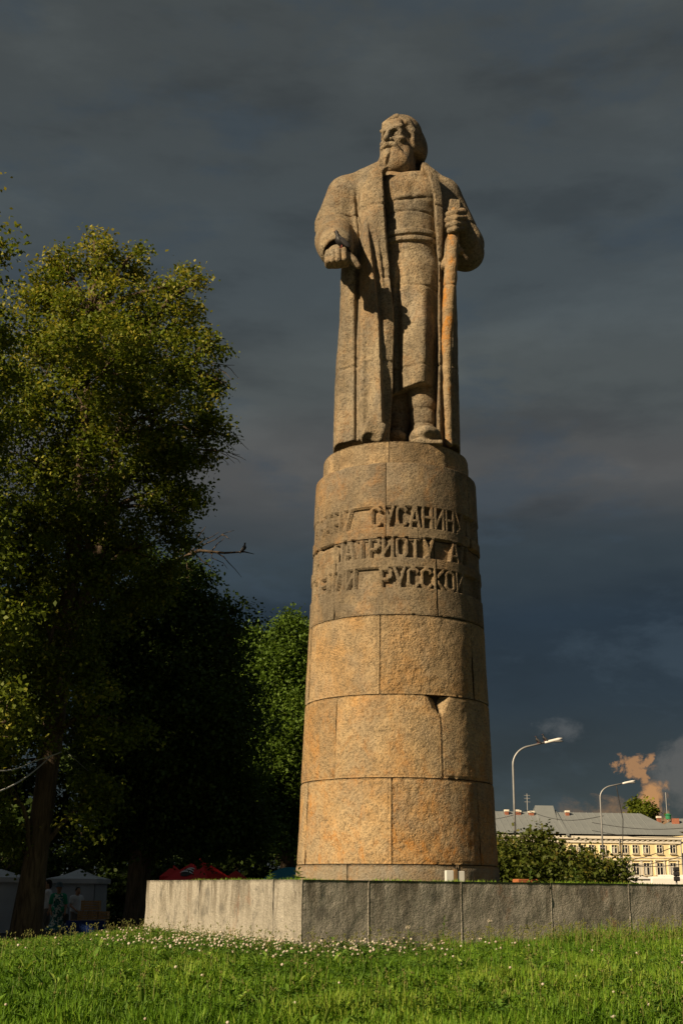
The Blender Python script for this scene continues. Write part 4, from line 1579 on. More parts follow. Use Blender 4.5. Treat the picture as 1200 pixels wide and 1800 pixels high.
def on_wall(px, off):
    p = C0 + RD * wall_s(px)
    n_ = Vector((RD.y, -RD.x))
    q = p + n_ * off
    return (q.x, q.y, float(mound_z(np.array([q.x]), np.array([q.y]))[0]) - 0.01)


def top_wall(px, inn):
    p = C0 + RD * wall_s(px)
    q = p - Vector((RD.y, -RD.x)) * inn
    return (q.x, q.y, PLAT_TOP - 0.03)


weed(on_wall(764, 0.10), 0.36, 16, 0.07, 'tallest leafy weed in front of the middle of the dark granite wall', 1)
weed(on_wall(566, 0.12), 0.16, 7, 0.16, 'broad leaved dock seedling at the near corner of the granite wall', 2, 0.3, 'dock_plant')
weed(on_wall(703, 0.12), 0.22, 9, 0.07, 'short leafy weed beside the dandelion clock below the wall', 3)
weed(on_wall(1004, 0.12), 0.30, 14, 0.07, 'bushy weed before the dark wall, right of the rusty joint', 4)
weed(on_wall(1048, 0.10), 0.24, 10, 0.06, 'slim weed before the wall under its shadow wedge', 5)
weed(top_wall(982, 0.45), 0.19, 10, 0.09, 'upright weed beside the brick on top of the wall', 6)
weed(top_wall(1064, 0.45), 0.19, 16, 0.10, 'leafy weed clump on the wall top before the yellow house', 7, 0.0)
weed((C0 + LD * left_s(468)).to_3d() + Vector((0.3, 0.25, PLAT_TOP - 0.03)), 0.15, 12, 0.10, 'spiky grass tuft on the wall top left of the pedestal', 8, 0.0, 'grass_tuft')
weed((C0 + LD * left_s(420)).to_3d() + Vector((0.3, 0.3, PLAT_TOP - 0.03)), 0.13, 12, 0.09, 'small grass tuft on the wall top beside the red canopy', 9, 0.0, 'grass_tuft')


def dandelion(loc, h, label, seed):
    e = empty('dandelion', loc)
    MB().tube([(0, 0, 0), (0.01, 0, h * 0.5), (0.0, 0.005, h)], 0.0035, 5).build('stem', MAT_STEM, e, True)
    rr = random.Random(seed)
    m_ = MB().ell((0, 0, h + 0.012), (0.007, 0.007, 0.007), 6, 4)
    for i in range(70):
        d_ = Vector((rr.gauss(0, 1), rr.gauss(0, 1), rr.gauss(0, 1))).normalized()
        o_ = d_.orthogonal().normalized() * 0.0035
        b_ = Vector((0, 0, h + 0.012))
        m_.add([b_ + d_ * 0.016 - o_ * 2, b_ + d_ * 0.022, b_ + d_ * 0.016 + o_ * 2], [(0, 1, 2)])
    c_ = m_.build('seed_head', MAT_CLOCK, e)
    face_color(c_.data, [0.6] * len(c_.data.polygons))
    tag(e, label, 'dandelion', 'dandelion clocks in front of the wall')


dandelion(on_wall(697, 0.18), 0.24, 'fluffy dandelion clock before the wall slab nearest the corner weed', 1)
dandelion(on_wall(839, 0.18), 0.29, 'fluffy dandelion clock standing below the middle joint of the dark wall', 2)
# dry stalks near the camera at the lower left
for k, (px, py, hh_, Yd) in enumerate(((92, 1772, 0.13, 8.3), (142, 1768, 0.13, 8.25), (160, 1752, 0.17, 8.3), (16, 1775, 0.10, 8.3))):
    p = at(px, py, Yd)
    gz = float(mound_z(np.array([p.x]), np.array([p.y]))[0])
    e = empty('dry_stalk', (p.x, p.y, gz))
    hh_ = max(0.15, p.z - gz)
    MB().tube([(0, 0, 0), (0.008, 0, hh_ * 0.6), (0.016, 0, hh_)], [0.004, 0.0035, 0.003], 5).build('stem', MAT_STEM, e)
    MB().ell((0.016, 0, hh_), (0.006, 0.006, 0.010), 6, 4).build('seed_head', MAT_STEM, e)
    tag(e, ['bare dry stalk in the near grass, second from the left edge', 'bare dry stalk in the near grass beside the tallest stalk', 'tallest bare dry stalk in the near grass, left of centre', 'bare dry stalk in the near grass at the left edge'][k], 'stalk', 'dry stalks in the grass')
# ================================================================== trees
MAT_BARK, t = new_mat('tree_bark')
c = t.n('ShaderNodeTexCoord').outputs['Object']
n1 = t.noise(t.mapped(c, (9, 9, 1.3)), 1.5, 6, 0.65, 0.6)
cc = t.mix(t.ramp(n1, [(0.35, 0.0), (0.65, 1.0)]), (0.05, 0.038, 0.028), (0.15, 0.115, 0.08))
finish(t, cc, 0.95, n1, 0.9, 0.05)
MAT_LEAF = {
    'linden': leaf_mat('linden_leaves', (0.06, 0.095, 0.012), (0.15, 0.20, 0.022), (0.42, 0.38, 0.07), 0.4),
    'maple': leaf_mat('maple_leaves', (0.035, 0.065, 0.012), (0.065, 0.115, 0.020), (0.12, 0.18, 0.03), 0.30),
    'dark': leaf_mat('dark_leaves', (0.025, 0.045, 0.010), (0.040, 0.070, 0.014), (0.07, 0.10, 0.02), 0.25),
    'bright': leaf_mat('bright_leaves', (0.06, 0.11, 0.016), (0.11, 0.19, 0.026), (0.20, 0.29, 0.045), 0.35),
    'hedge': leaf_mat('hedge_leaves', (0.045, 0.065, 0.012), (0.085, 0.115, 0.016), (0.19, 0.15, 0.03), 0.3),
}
LEAF = np.array([(0, 0, 0), (0.36, 0.45, 0.06), (0, 1.0, -0.10), (-0.36, 0.45, 0.06)], dtype=np.float32)


def foliage(centers, n_per, spread, size, rng, tints):
    n = len(centers) * n_per
    c = np.repeat(centers, n_per, 0)
    pos = c + rng.normal(0, 1, (n, 3)) * np.array([1, 1, 0.75]) * spread
    s = size * (0.65 + 0.7 * rng.random(n))
    az_ = rng.uniform(0, 2 * math.pi, n)
    tilt = rng.normal(-0.25, 0.65, n)
    roll = rng.normal(0, 0.6, n)
    # local frame: y along the leaf, x across, z normal
    ly = np.stack([np.cos(az_) * np.cos(tilt), np.sin(az_) * np.cos(tilt), np.sin(tilt)], -1)
    up = np.tile(np.array([0, 0, 1.0]), (n, 1))
    lx = np.cross(ly, up)
    lx /= np.linalg.norm(lx, axis=1, keepdims=True) + 1e-6
    lz = np.cross(lx, ly)
    lx2 = lx * np.cos(roll)[:, None] + lz * np.sin(roll)[:, None]
    lz2 = -lx * np.sin(roll)[:, None] + lz * np.cos(roll)[:, None]
    V = pos[:, None] + s[:, None, None] * (LEAF[None, :, 0:1] * lx2[:, None] + LEAF[None, :, 1:2] * ly[:, None] + LEAF[None, :, 2:3] * lz2[:, None])
    F = np.arange(n * 4).reshape(n, 4)
    t_ = np.clip(np.repeat(tints, n_per) + rng.normal(0, 0.16, n), 0, 1)
    return V.reshape(-1, 3), F, t_


def limb_path(a, b, rng, wob=0.08, n=5, sag=0.12):
    a, b = Vector(a), Vector(b)
    ln = (b - a).length
    out = []
    for i in range(n + 1):
        t = i / n
        p = a.lerp(b, t)
        w_ = wob * ln * math.sin(math.pi * t)
        p += Vector((rng.normal(0, w_ * 0.5), rng.normal(0, w_ * 0.5), sag * ln * math.sin(math.pi * t)))
        out.append(p)
    return out


def tree(name, base, trunks, lobes, leaf, label, group, n_clusters=700, n_per=22, lsize=0.13, spread=0.24, seed=1, r0=0.42, gold=None, bare=(), cat='tree'):
    """base: foot (world); trunks: list of paths in world coords with radii; lobes: (centre, radii) in world coords"""
    rng = np.random.default_rng(seed)
    e = empty(name, base)
    O = Vector(base)
    tm = MB()
    for path, rad in trunks:
        # densify and roughen
        pts, rs = [], []
        for i in range(len(path) - 1):
            for k in range(4):
                u = k / 4
                pts.append(Vector(path[i]).lerp(Vector(path[i + 1]), u) - O)
                rs.append((rad[i] * (1 - u) + rad[i + 1] * u) * (1 + rng.normal(0, 0.03)))
        pts.append(Vector(path[-1]) - O)
        rs.append(rad[-1])
        tm.tube(pts, rs, 12)
    tm.build('trunk', MAT_BARK, e, True)
    allp = [Vector(p) for path, _ in trunks for p in path[1:]]
    vols = np.array([r[0] * r[1] * r[2] for _, r in lobes])
    share = np.maximum(8, (n_clusters * vols ** 0.75 / (vols ** 0.75).sum())).astype(int)
    bm = MB()
    cl, ct = [], []
    zs = [c[2] + r[2] for c, r in lobes]
    ztop, zbot = max(zs), min(c[2] - r[2] for c, r in lobes)
    for (c, r), nc in zip(lobes, share):
        c = Vector(c)
        # limb from the nearest lower trunk point to the lobe
        cand = [p for p in allp if p.z < c.z + 0.3] or allp
        st = min(cand, key=lambda p: (p - c).length)
        path = limb_path(st, c, rng)
        rl = max(0.03, 0.028 * (c - st).length + 0.02)
        bm.tube([p - O for p in path], [rl * (1 - 0.6 * i / 5) for i in range(6)], 6)
        # sprays: small tufts of leaf clusters spread over the lobe, so that gaps stay between them
        ms = max(4, nc // 8)
        dirs = rng.normal(0, 1, (ms, 3))
        dirs /= np.linalg.norm(dirs, axis=1, keepdims=True)
        rad = rng.random(ms) ** 0.36 * (1 + 0.18 * rng.standard_normal(ms))
        sub = np.array(c)[None] + dirs * rad[:, None] * np.array(r)[None]
        which = rng.integers(0, ms, nc)
        sig = 0.26 * min(r) * (0.6 + 0.8 * rng.random(ms))
        p = sub[which] + rng.normal(0, 1, (nc, 3)) * sig[which][:, None] * np.array([1, 1, 0.8])
        p[:min(ms, nc)] = sub[:min(ms, nc)]
        cl.append(p)
        ct.append(0.42 + 0.14 * rng.standard_normal(nc) + (0 if gold is None else gold * np.clip((p[:, 2] - zbot) / (ztop - zbot) - 0.55, 0, 1)))  # yellower towards the top: pale bracts, plus sunlit gold put into the leaf colour
        # twigs
        for k in range(min(nc, ms, 22)):
            q_ = Vector(p[k])
            mid = limb_path(path[3 + k % 3], q_, rng, 0.1, 3, 0.05)
            bm.tube([m_ - O for m_ in mid], [0.025, 0.018, 0.012, 0.006], 4, False)
    for path, rad in bare:
        bm.tube([Vector(p) - O for p in path], rad, 5, False)
    bm.build('branches', MAT_BARK, e, True)
    cl = np.concatenate(cl) - np.array(O)[None]
    ct = np.concatenate(ct)
    V, F, T = foliage(cl, n_per, spread, lsize, rng, ct)
    me = fast_mesh('crown', V, F)
    face_color(me, T)
    link('crown', me, MAT_LEAF[leaf], e)
    return tag(e, label, cat, group)


def lobe(px, py, Y, rx, ry, rz=None):
    """lobe at a photograph point, radii in metres"""
    return (tuple(at(px, py, Y)), (rx, ry, rz if rz else rx))


def foot(px, Y):
    p = at(px, 1600, Y)
    return (p.x, p.y, 0.0)


def P3(px, py, Y):
    return tuple(at(px, py, Y))


# ---- the big leaning linden on the left
YB = 30.0
b = foot(45, YB)
lob = [lobe(165, 422, YB, .34, .5, .42), lobe(155, 465, YB, .48, .8, .5), lobe(95, 455, YB, .35, .5, .35), lobe(238, 445, YB, .3, .5, .35), lobe(345, 490, YB, .25, .5, .25), lobe(195, 450, YB, .3, .6, .4), lobe(235, 475, YB + .5, .42, .7, .5), lobe(310, 505, YB, .5, .8, .45), lobe(110, 490, YB, .55, .8, .5),
       lobe(165, 535, YB, 1.05, 1.4, 1.0), lobe(255, 570, YB + 1, 1.0, 1.4, .95), lobe(325, 560, YB + .5, .6, .9, .7),
       lobe(60, 510, YB + .5, .7, 1, .7), lobe(80, 600, YB, 1.3, 1.6, 1.2), lobe(190, 640, YB - 1, 1.5, 1.8, 1.3), lobe(300, 640, YB, 1.0, 1.3, 1.0),
       lobe(372, 600, YB - .5, .5, .7, .4), lobe(355, 660, YB, .6, .8, .5), lobe(60, 690, YB, 1.3, 1.5, 1.2), lobe(160, 740, YB + 1, 1.5, 1.8, 1.3),
       lobe(270, 730, YB - 1, 1.3, 1.6, 1.1), lobe(345, 745, YB, .65, 1, .6), lobe(395, 765, YB, .28, .5, .3), lobe(60, 810, YB, 1.5, 1.6, 1.2),
       lobe(170, 850, YB, 1.4, 1.6, 1.1), lobe(270, 830, YB, 1.1, 1.4, .9), lobe(330, 800, YB, .6, .9, .5), lobe(300, 900, YB, .9, 1.2, .7),
       lobe(60, 930, YB, 1.4, 1.5, 1.1), lobe(170, 960, YB + 1, 1.3, 1.5, .9), lobe(260, 960, YB, 1.0, 1.3, .7), lobe(315, 870, YB, .5, .8, .5),
       lobe(40, 1060, YB, 1.3, 1.4, 1.0), lobe(150, 1080, YB + 1.5, 1.2, 1.4, .9), lobe(270, 1050, YB + 1, 1.0, 1.2, .8),
       lobe(60, 1160, YB - 1.5, 1.1, .8, .9), lobe(140, 1180, YB - 1.6, .8, .7, .8), lobe(40, 1280, YB - 1.5, 1.0, .8, .8), lobe(10, 1380, YB - 1, .9, .9, .8), lobe(185, 1260, YB - 1, .9, .9, .8), lobe(170, 1390, YB, .9, 1, .8), lobe(20, 1480, YB, .8, 1, .5), lobe(125, 900, YB - 1.6, .9, .7, .8), lobe(185, 870, YB - 1.6, .8, .7, .7), lobe(110, 1010, YB - 1.6, .9, .7, .8), lobe(190, 1000, YB - 1.6, .8, .7, .7), lobe(95, 1100, YB - 1.6, .8, .7, .7)]
tr = [([b, P3(62, 1520, YB), P3(92, 1300, YB), P3(118, 1080, YB), P3(136, 900, YB), P3(150, 720, YB), P3(160, 560, YB)], [.42, .27, .25, .22, .18, .12, .05]),
      ([P3(112, 1130, YB), P3(165, 1010, YB), P3(192, 900, YB), P3(205, 780, YB), P3(235, 640, YB)], [.19, .16, .14, .10, .05]),
      ([P3(128, 1010, YB), P3(180, 930, YB + .4), P3(215, 850, YB + .8), P3(290, 700, YB + .8)], [.16, .13, .11, .04])]
bare = []
rb = np.random.default_rng(3)
for (x0, y0, x1, y1, n_) in ((330, 640, 412, 642, 4), (340, 655, 400, 672, 3), (340, 790, 422, 800, 5), (330, 770, 425, 765, 5)):
    bare.append((limb_path(at(x0, y0, YB), at(x1, y1, YB), rb, 0.06, 5, 0.04), [.03, .025, .02, .014, .010, .006]))
    for k in range(n_):
        f_ = 0.35 + 0.6 * k / n_
        s0 = at(x0 + (x1 - x0) * f_, y0 + (y1 - y0) * f_, YB)
        bare.append((limb_path(s0, at(x0 + (x1 - x0) * (f_ + 0.3), y0 + (y1 - y0) * f_ + rb.uniform(6, 28), YB + rb.uniform(-.5, .5)), rb, 0.1, 3, 0.03), [.012, .010, .007, .004]))
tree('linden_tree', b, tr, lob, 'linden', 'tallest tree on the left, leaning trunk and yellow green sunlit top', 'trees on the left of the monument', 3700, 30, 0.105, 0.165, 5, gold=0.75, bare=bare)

# ---- the second tree with the dark trunk beside the wall end; its dead branch carries a bird
Y2 = 36.0
b = foot(240, Y2)
lob = [lobe(340, 1060, Y2, .9, 1.2, .9), lobe(290, 1010, Y2, 1.1, 1.3, .9), lobe(250, 1100, Y2, 1.6, 1.6, 1.3), lobe(330, 1130, Y2, 1.5, 1.5, 1.2), lobe(200, 1180, Y2, 1.6, 1.6, 1.2),
       lobe(385, 1150, Y2 + 1, .9, 1.2, .8), lobe(300, 1230, Y2 - 1, 1.8, 1.8, 1.3), lobe(390, 1260, Y2, 1.3, 1.4, 1.2), lobe(220, 1290, Y2, 1.6, 1.6, 1.2), lobe(310, 1340, Y2 - 1, 1.7, 1.7, 1.2),
       lobe(400, 1370, Y2, 1.2, 1.3, 1.0), lobe(250, 1400, Y2, 1.5, 1.6, 1.0), lobe(350, 1430, Y2, 1.5, 1.6, .9), lobe(200, 1470, Y2 + 1, 1.2, 1.4, .7), lobe(290, 1480, Y2, 1.2, 1.3, .6), lobe(420, 1450, Y2 + 1, 1.0, 1.2, .8)]
tr = [([b, P3(246, 1520, Y2), P3(262, 1380, Y2), P3(276, 1220, Y2), P3(290, 1080, Y2)], [.42, .30, .24, .16, .07])]
bare = []
rb = np.random.default_rng(8)
br = [at(270, 1010, Y2), at(310, 985, Y2), at(350, 968, Y2), at(395, 972, Y2), at(430, 970, Y2), at(447, 974, Y2)]
bare.append((br, [.07, .06, .05, .035, .022, .008]))
for (x0, y0, x1, y1) in ((300, 990, 350, 940), (345, 968, 412, 932), (330, 975, 385, 935), (360, 968, 400, 1000), (380, 971, 425, 1015), (370, 970, 395, 945), (340, 972, 375, 1005), (320, 980, 330, 1030), (350, 945, 362, 925), (390, 940, 405, 948), (310, 985, 345, 1010)):
    bare.append((limb_path(at(x0, y0, Y2), at(x1, y1, Y2 + rb.uniform(-.4, .4)), rb, 0.12, 4, 0.05), [.022, .018, .014, .010, .005]))
for (x0, y0, x1, y1) in ((390, 1130, 415, 1095), (395, 1120, 425, 1112), (400, 1110, 410, 1090)):
    bare.append((limb_path(at(x0, y0, Y2), at(x1, y1, Y2), rb, 0.1, 3, 0.05), [.015, .012, .009, .005]))
tree('maple_tree', b, tr, lob, 'maple', 'dark maple behind the left wall end with a bare branch carrying a bird', 'trees on the left of the monument', 3600, 28, 0.125, 0.22, 6, bare=bare)

# ---- lighter round tree just left of the pedestal
Y3 = 47.0
b = foot(505, Y3)
lob = [lobe(515, 1120, Y3, .8, 1.2, .8), lobe(470, 1140, Y3, .8, 1.2, .8), lobe(545, 1130, Y3, .8, 1.2, .8), lobe(440, 1130, Y3, .5, .8, .5), lobe(500, 1190, Y3 - .5, 1.3, 1.5, 1.1), lobe(450, 1200, Y3, 1.0, 1.3, 1.), lobe(555, 1190, Y3, 1.2, 1.4, 1.1),
       lobe(500, 1260, Y3 - 1, 1.5, 1.6, 1.1), lobe(550, 1270, Y3, 1.4, 1.5, 1.1), lobe(450, 1280, Y3, 1.2, 1.4, 1.1), lobe(510, 1340, Y3 - 1, 1.5, 1.6, 1.1), lobe(460, 1390, Y3, 1.4, 1.5, 1.2), lobe(540, 1400, Y3, 1.5, 1.6, 1.1), lobe(490, 1460, Y3, 1.4, 1.6, .9), lobe(560, 1470, Y3, 1.3, 1.5, .9)]
tr = [([b, P3(505, 1500, Y3), P3(505, 1350, Y3), P3(510, 1200, Y3)], [.3, .24, .17, .07])]
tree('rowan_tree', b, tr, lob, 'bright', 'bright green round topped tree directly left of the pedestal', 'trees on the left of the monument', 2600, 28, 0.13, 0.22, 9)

# ---- tree at the left frame edge, only its branch tips reach into view
Y4 = 24.0
b = foot(-190, Y4)
lob = [lobe(-60, 470, Y4, 1.0, 1.2, .8), lobe(0, 445, Y4, .22, .3, .14), lobe(-30, 560, Y4, .7, 1.0, .5), lobe(-80, 640, Y4, 1.3, 1.5, 1.1), lobe(-10, 640, Y4, .55, .7, .5), lobe(-60, 760, Y4, 1.2, 1.4, .9), lobe(-5, 800, Y4, .5, .8, .6), lobe(-60, 920, Y4, 1.2, 1.3, .9), lobe(0, 960, Y4, .5, .7, .6),
       lobe(-70, 1080, Y4, 1.2, 1.3, .9), lobe(-10, 1130, Y4, .7, .9, .7), lobe(-60, 1230, Y4, 1.1, 1.2, .8), lobe(10, 1270, Y4, .6, .8, .5), lobe(-200, 500, Y4, 1.8, 1.8, 1.6), lobe(-220, 800, Y4, 2.0, 2.0, 1.6), lobe(-200, 1050, Y4, 2.0, 2.0, 1.4), lobe(-160, 330, Y4, 1.6, 1.6, 1.3)]
tr = [([b, P3(-190, 1400, Y4), P3(-185, 1100, Y4), P3(-180, 800, Y4), P3(-170, 500, Y4)], [.45, .34, .28, .2, .08])]
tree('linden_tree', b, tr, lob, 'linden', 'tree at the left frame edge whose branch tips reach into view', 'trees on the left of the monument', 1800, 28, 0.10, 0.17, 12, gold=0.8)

# ---- background row of dark trees that closes the park behind
def back_tree(px, top, Y, half, seed, label, leaf='dark', bot=1500, ncl=1000):
    rr = random.Random(seed)
    b = foot(px, Y)
    lob = []
    for j in range(16):
        f_ = j / 15
        py = top + 30 + (bot - top - 40) * f_
        w_ = half * (0.35 + 0.65 * math.sin(math.pi * min(1, 0.15 + f_ * 0.8)))
        lob.append(lobe(px + rr.uniform(-w_, w_), py + rr.uniform(-20, 20), Y + rr.uniform(-1.5, 1.5), rr.uniform(1.2, 2.0), 1.8, rr.uniform(.9, 1.4)))
    lob.append(lobe(px, top + 35, Y, 1.1, 1.4, 1.0))
    tr = [([b, P3(px + 5, 1480, Y), P3(px - 4, 1350, Y), P3(px, top + 120, Y)], [.36, .28, .22, .08])]
    return tree('maple_tree', b, tr, lob, leaf, label, 'trees behind the market tents', ncl, 22, 0.26, 0.36, seed)


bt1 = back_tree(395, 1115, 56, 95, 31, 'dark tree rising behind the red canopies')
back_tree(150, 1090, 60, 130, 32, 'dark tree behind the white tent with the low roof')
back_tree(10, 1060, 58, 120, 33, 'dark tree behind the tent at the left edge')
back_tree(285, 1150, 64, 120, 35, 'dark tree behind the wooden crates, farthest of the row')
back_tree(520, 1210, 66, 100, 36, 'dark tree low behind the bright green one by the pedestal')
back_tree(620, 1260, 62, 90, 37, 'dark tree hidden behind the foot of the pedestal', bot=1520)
# under-storey shrubs that darken the view below the crowns
def shrub(name, px, top, Y, wpx, seed, label, group, leaf='hedge', lsize=0.13, ncl=330, zb=0.2):
    rr = random.Random(seed)
    b = foot(px, Y)
    ztop = at(px, top, Y).z
    lob = []
    wm = wpx / 2296 * Y
    for j in range(9):
        x_ = b[0] + rr.uniform(-.5, .5) * wm
        hh = ztop * (1 - 0.28 * rr.random()) if j else ztop
        lob.append(((x_ if j else b[0], Y + rr.uniform(-.6, .6), hh * 0.72), (wm * 0.30, 0.9, hh * 0.29)))
        lob.append(((x_, Y + rr.uniform(-.6, .6), hh * 0.35), (wm * 0.36, 0.9, hh * 0.36)))
    tr = [([b, (b[0] + .1, Y, ztop * .4), (b[0] + .15, Y, ztop * .75)], [.09, .07, .03])]
    return tree(name, b, tr, lob, leaf, label, group, ncl, 22, lsize, 0.17, seed, cat='shrub')


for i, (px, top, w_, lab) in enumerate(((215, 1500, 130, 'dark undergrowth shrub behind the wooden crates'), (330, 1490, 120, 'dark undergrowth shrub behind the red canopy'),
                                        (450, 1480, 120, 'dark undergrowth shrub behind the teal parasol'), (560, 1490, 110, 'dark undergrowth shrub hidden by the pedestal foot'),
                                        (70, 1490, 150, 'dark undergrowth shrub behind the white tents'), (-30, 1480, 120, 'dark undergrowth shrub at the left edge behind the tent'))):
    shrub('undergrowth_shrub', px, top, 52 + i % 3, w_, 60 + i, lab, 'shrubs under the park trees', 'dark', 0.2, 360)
# hedge on the right behind the platform
for i, (px, top, w_, Y, lab) in enumerate(((885, 1458, 95, 30.5, 'tallest hedge shrub, right beside the pedestal'), (945, 1462, 85, 30, 'rounded hedge shrub under the street lamp'),
                                          (1000, 1490, 80, 30, 'middle hedge shrub before the yellow house'), (1043, 1508, 66, 30.5, 'smaller hedge shrub towards the yellow house'), (1076, 1526, 36, 30.5, 'lowest hedge shrub at the right end of the hedge'))):
    shrub('hedge_shrub', px, top, Y, w_, 80 + i, lab, 'hedge behind the platform', 'hedge', 0.095, 1150)
# tree rising behind the roof
b = (at(1125, 1440, 250).x, 250, 0)
lob = [lobe(1118, 1420, 250, 1.6, 2, 1.6), lobe(1135, 1428, 250, 1.8, 2, 1.6), lobe(1150, 1432, 250, 1.4, 2, 1.6), lobe(1108, 1434, 250, 1.2, 2, 1.4), lobe(1125, 1440, 250, 3, 3, 3), lobe(1125, 1470, 250, 4, 4, 4)]
tree('garden_tree', b, [([b, P3(1125, 1480, 250), P3(1125, 1430, 250)], [.5, .4, .15])], lob, 'linden', 'tree top showing above the grey roof of the yellow house', None, 420, 16, 0.6, 0.5, 41)
# park trees standing left of the camera: they shade the lower crowns and the market
for i, (x_, y_, s_, rz_, lab) in enumerate(((-19.5, 20.0, 1.0, 0.4, 'park tree outside the picture to the left, nearest the camera'), (-20.5, 26.5, 1.05, 2.0, 'park tree outside the picture to the left, second of the row'),
                                            (-25.5, 32.0, 1.0, 3.6, 'park tree outside the picture to the left, third of the row'), (-32, 29, 1.15, 2.7, 'park tree outside the picture, behind the middle of the left row'))):
    c_ = copy_tree(bt1)
    c_.location = (x_, y_, 0)
    c_.rotation_euler = (0, 0, rz_)
    c_.scale = (s_ * 1.5, s_ * 1.5, s_ * (1.2 if i == 2 else 1.5))
    c_['label'] = lab
    c_['group'] = 'park trees left of the picture'
# ================================================================== market behind the trees: tents, canopies, crates, people
MAT_TENT = plain('tent_cloth', (0.50, 0.51, 0.54), 0.8, 0.08, 1.5)
MAT_TENTG = plain('tent_cloth_grey', (0.42, 0.45, 0.50), 0.8, 0.08, 1.5)
MAT_RED = plain('red_canopy', (0.6, 0.014, 0.016), 0.6, 0.08, 2.0)
MAT_TEAL = plain('teal_canopy', (0.03, 0.20, 0.27), 0.6, 0.08, 2.0)
MAT_WHITE = plain('white_print', (0.75, 0.75, 0.75), 0.6, 0.05)
MAT_BLACK = plain('black_print', (0.02, 0.02, 0.02), 0.6, 0.05)
MAT_STEEL = plain('painted_steel', (0.35, 0.36, 0.37), 0.5, 0.1, 3, 0.4, 0.3)
MAT_GALV = plain('galvanised_pole', (0.32, 0.33, 0.34), 0.45, 0.12, 2, 0.5, 0.4)
MAT_DARK = plain('dark_metal', (0.025, 0.025, 0.028), 0.5, 0.1)


def tent(x0, x1, Y, depth, zeave, zpeak, label, mats=(None, None)):
    e = empty('market_tent', ((x0 + x1) / 2, Y, 0))
    w_, cx = (x1 - x0), 0.0
    wall = MB()
    n = 10
    for (a, b) in (((-w_ / 2, 0), (w_ / 2, 0)), ((w_ / 2, 0), (w_ / 2, depth)), ((w_ / 2, depth), (-w_ / 2, depth)), ((-w_ / 2, depth), (-w_ / 2, 0))):
        vs, fs = [], []
        for i in range(n + 1):
            t_ = i / n
            for z_ in (0.03, zeave * 0.5, zeave):
                o_ = 0.03 * math.sin(i * 2.1 + z_)
                vs.append((a[0] + (b[0] - a[0]) * t_ + (o_ if a[0] == b[0] else 0), a[1] + (b[1] - a[1]) * t_ + (o_ if a[1] == b[1] else 0), z_))
        for i in range(n):
            for k in range(2):
                fs.append((i * 3 + k, (i + 1) * 3 + k, (i + 1) * 3 + k + 1, i * 3 + k + 1))
        wall.add(vs, fs)
    wall.build('wall', mats[0] or MAT_TENTG, e, True)
    ov = 0.1
    rf = MB()
    c = [(-w_ / 2 - ov, -ov, zeave), (w_ / 2 + ov, -ov, zeave), (w_ / 2 + ov, depth + ov, zeave), (-w_ / 2 - ov, depth + ov, zeave)]
    pk = (0, depth / 2, zpeak)
    md = [tuple((c[i][k] + pk[k]) / 2 - (0.06 if k == 2 else 0) for k in range(3)) for i in range(4)]
    lo = [(p[0], p[1], p[2] - 0.16) for p in c]
    rf.add(lo + c + md + [pk], [(i, (i + 1) % 4, 4 + (i + 1) % 4, 4 + i) for i in range(4)] + [(4 + i, 4 + (i + 1) % 4, 8 + (i + 1) % 4, 8 + i) for i in range(4)] + [(8 + i, 8 + (i + 1) % 4, 12) for i in range(4)])
    rf.build('roof', mats[1] or MAT_TENT, e)
    for sx in (-1, 1):
        for yy in (0.03, depth - 0.03):
            MB().tube([(sx * (w_ / 2 - 0.03), yy, 0), (sx * (w_ / 2 - 0.03), yy, zeave - 0.02)], 0.025, 6).build('pole', MAT_STEEL, e)
    return tag(e, label, 'tent', 'white market tents under the trees')


YT = 45.0
tx = lambda px, Y=YT: at(px, 1560, Y).x
tent(tx(-70), tx(36), YT, 2.6, 1.86, 2.15, 'grey white tent cut by the left frame edge, behind the leaning trunk')
tent(tx(70), tx(152), YT + 1.5, 2.6, 1.84, 2.2, 'white tent with a low pitched roof behind the people')


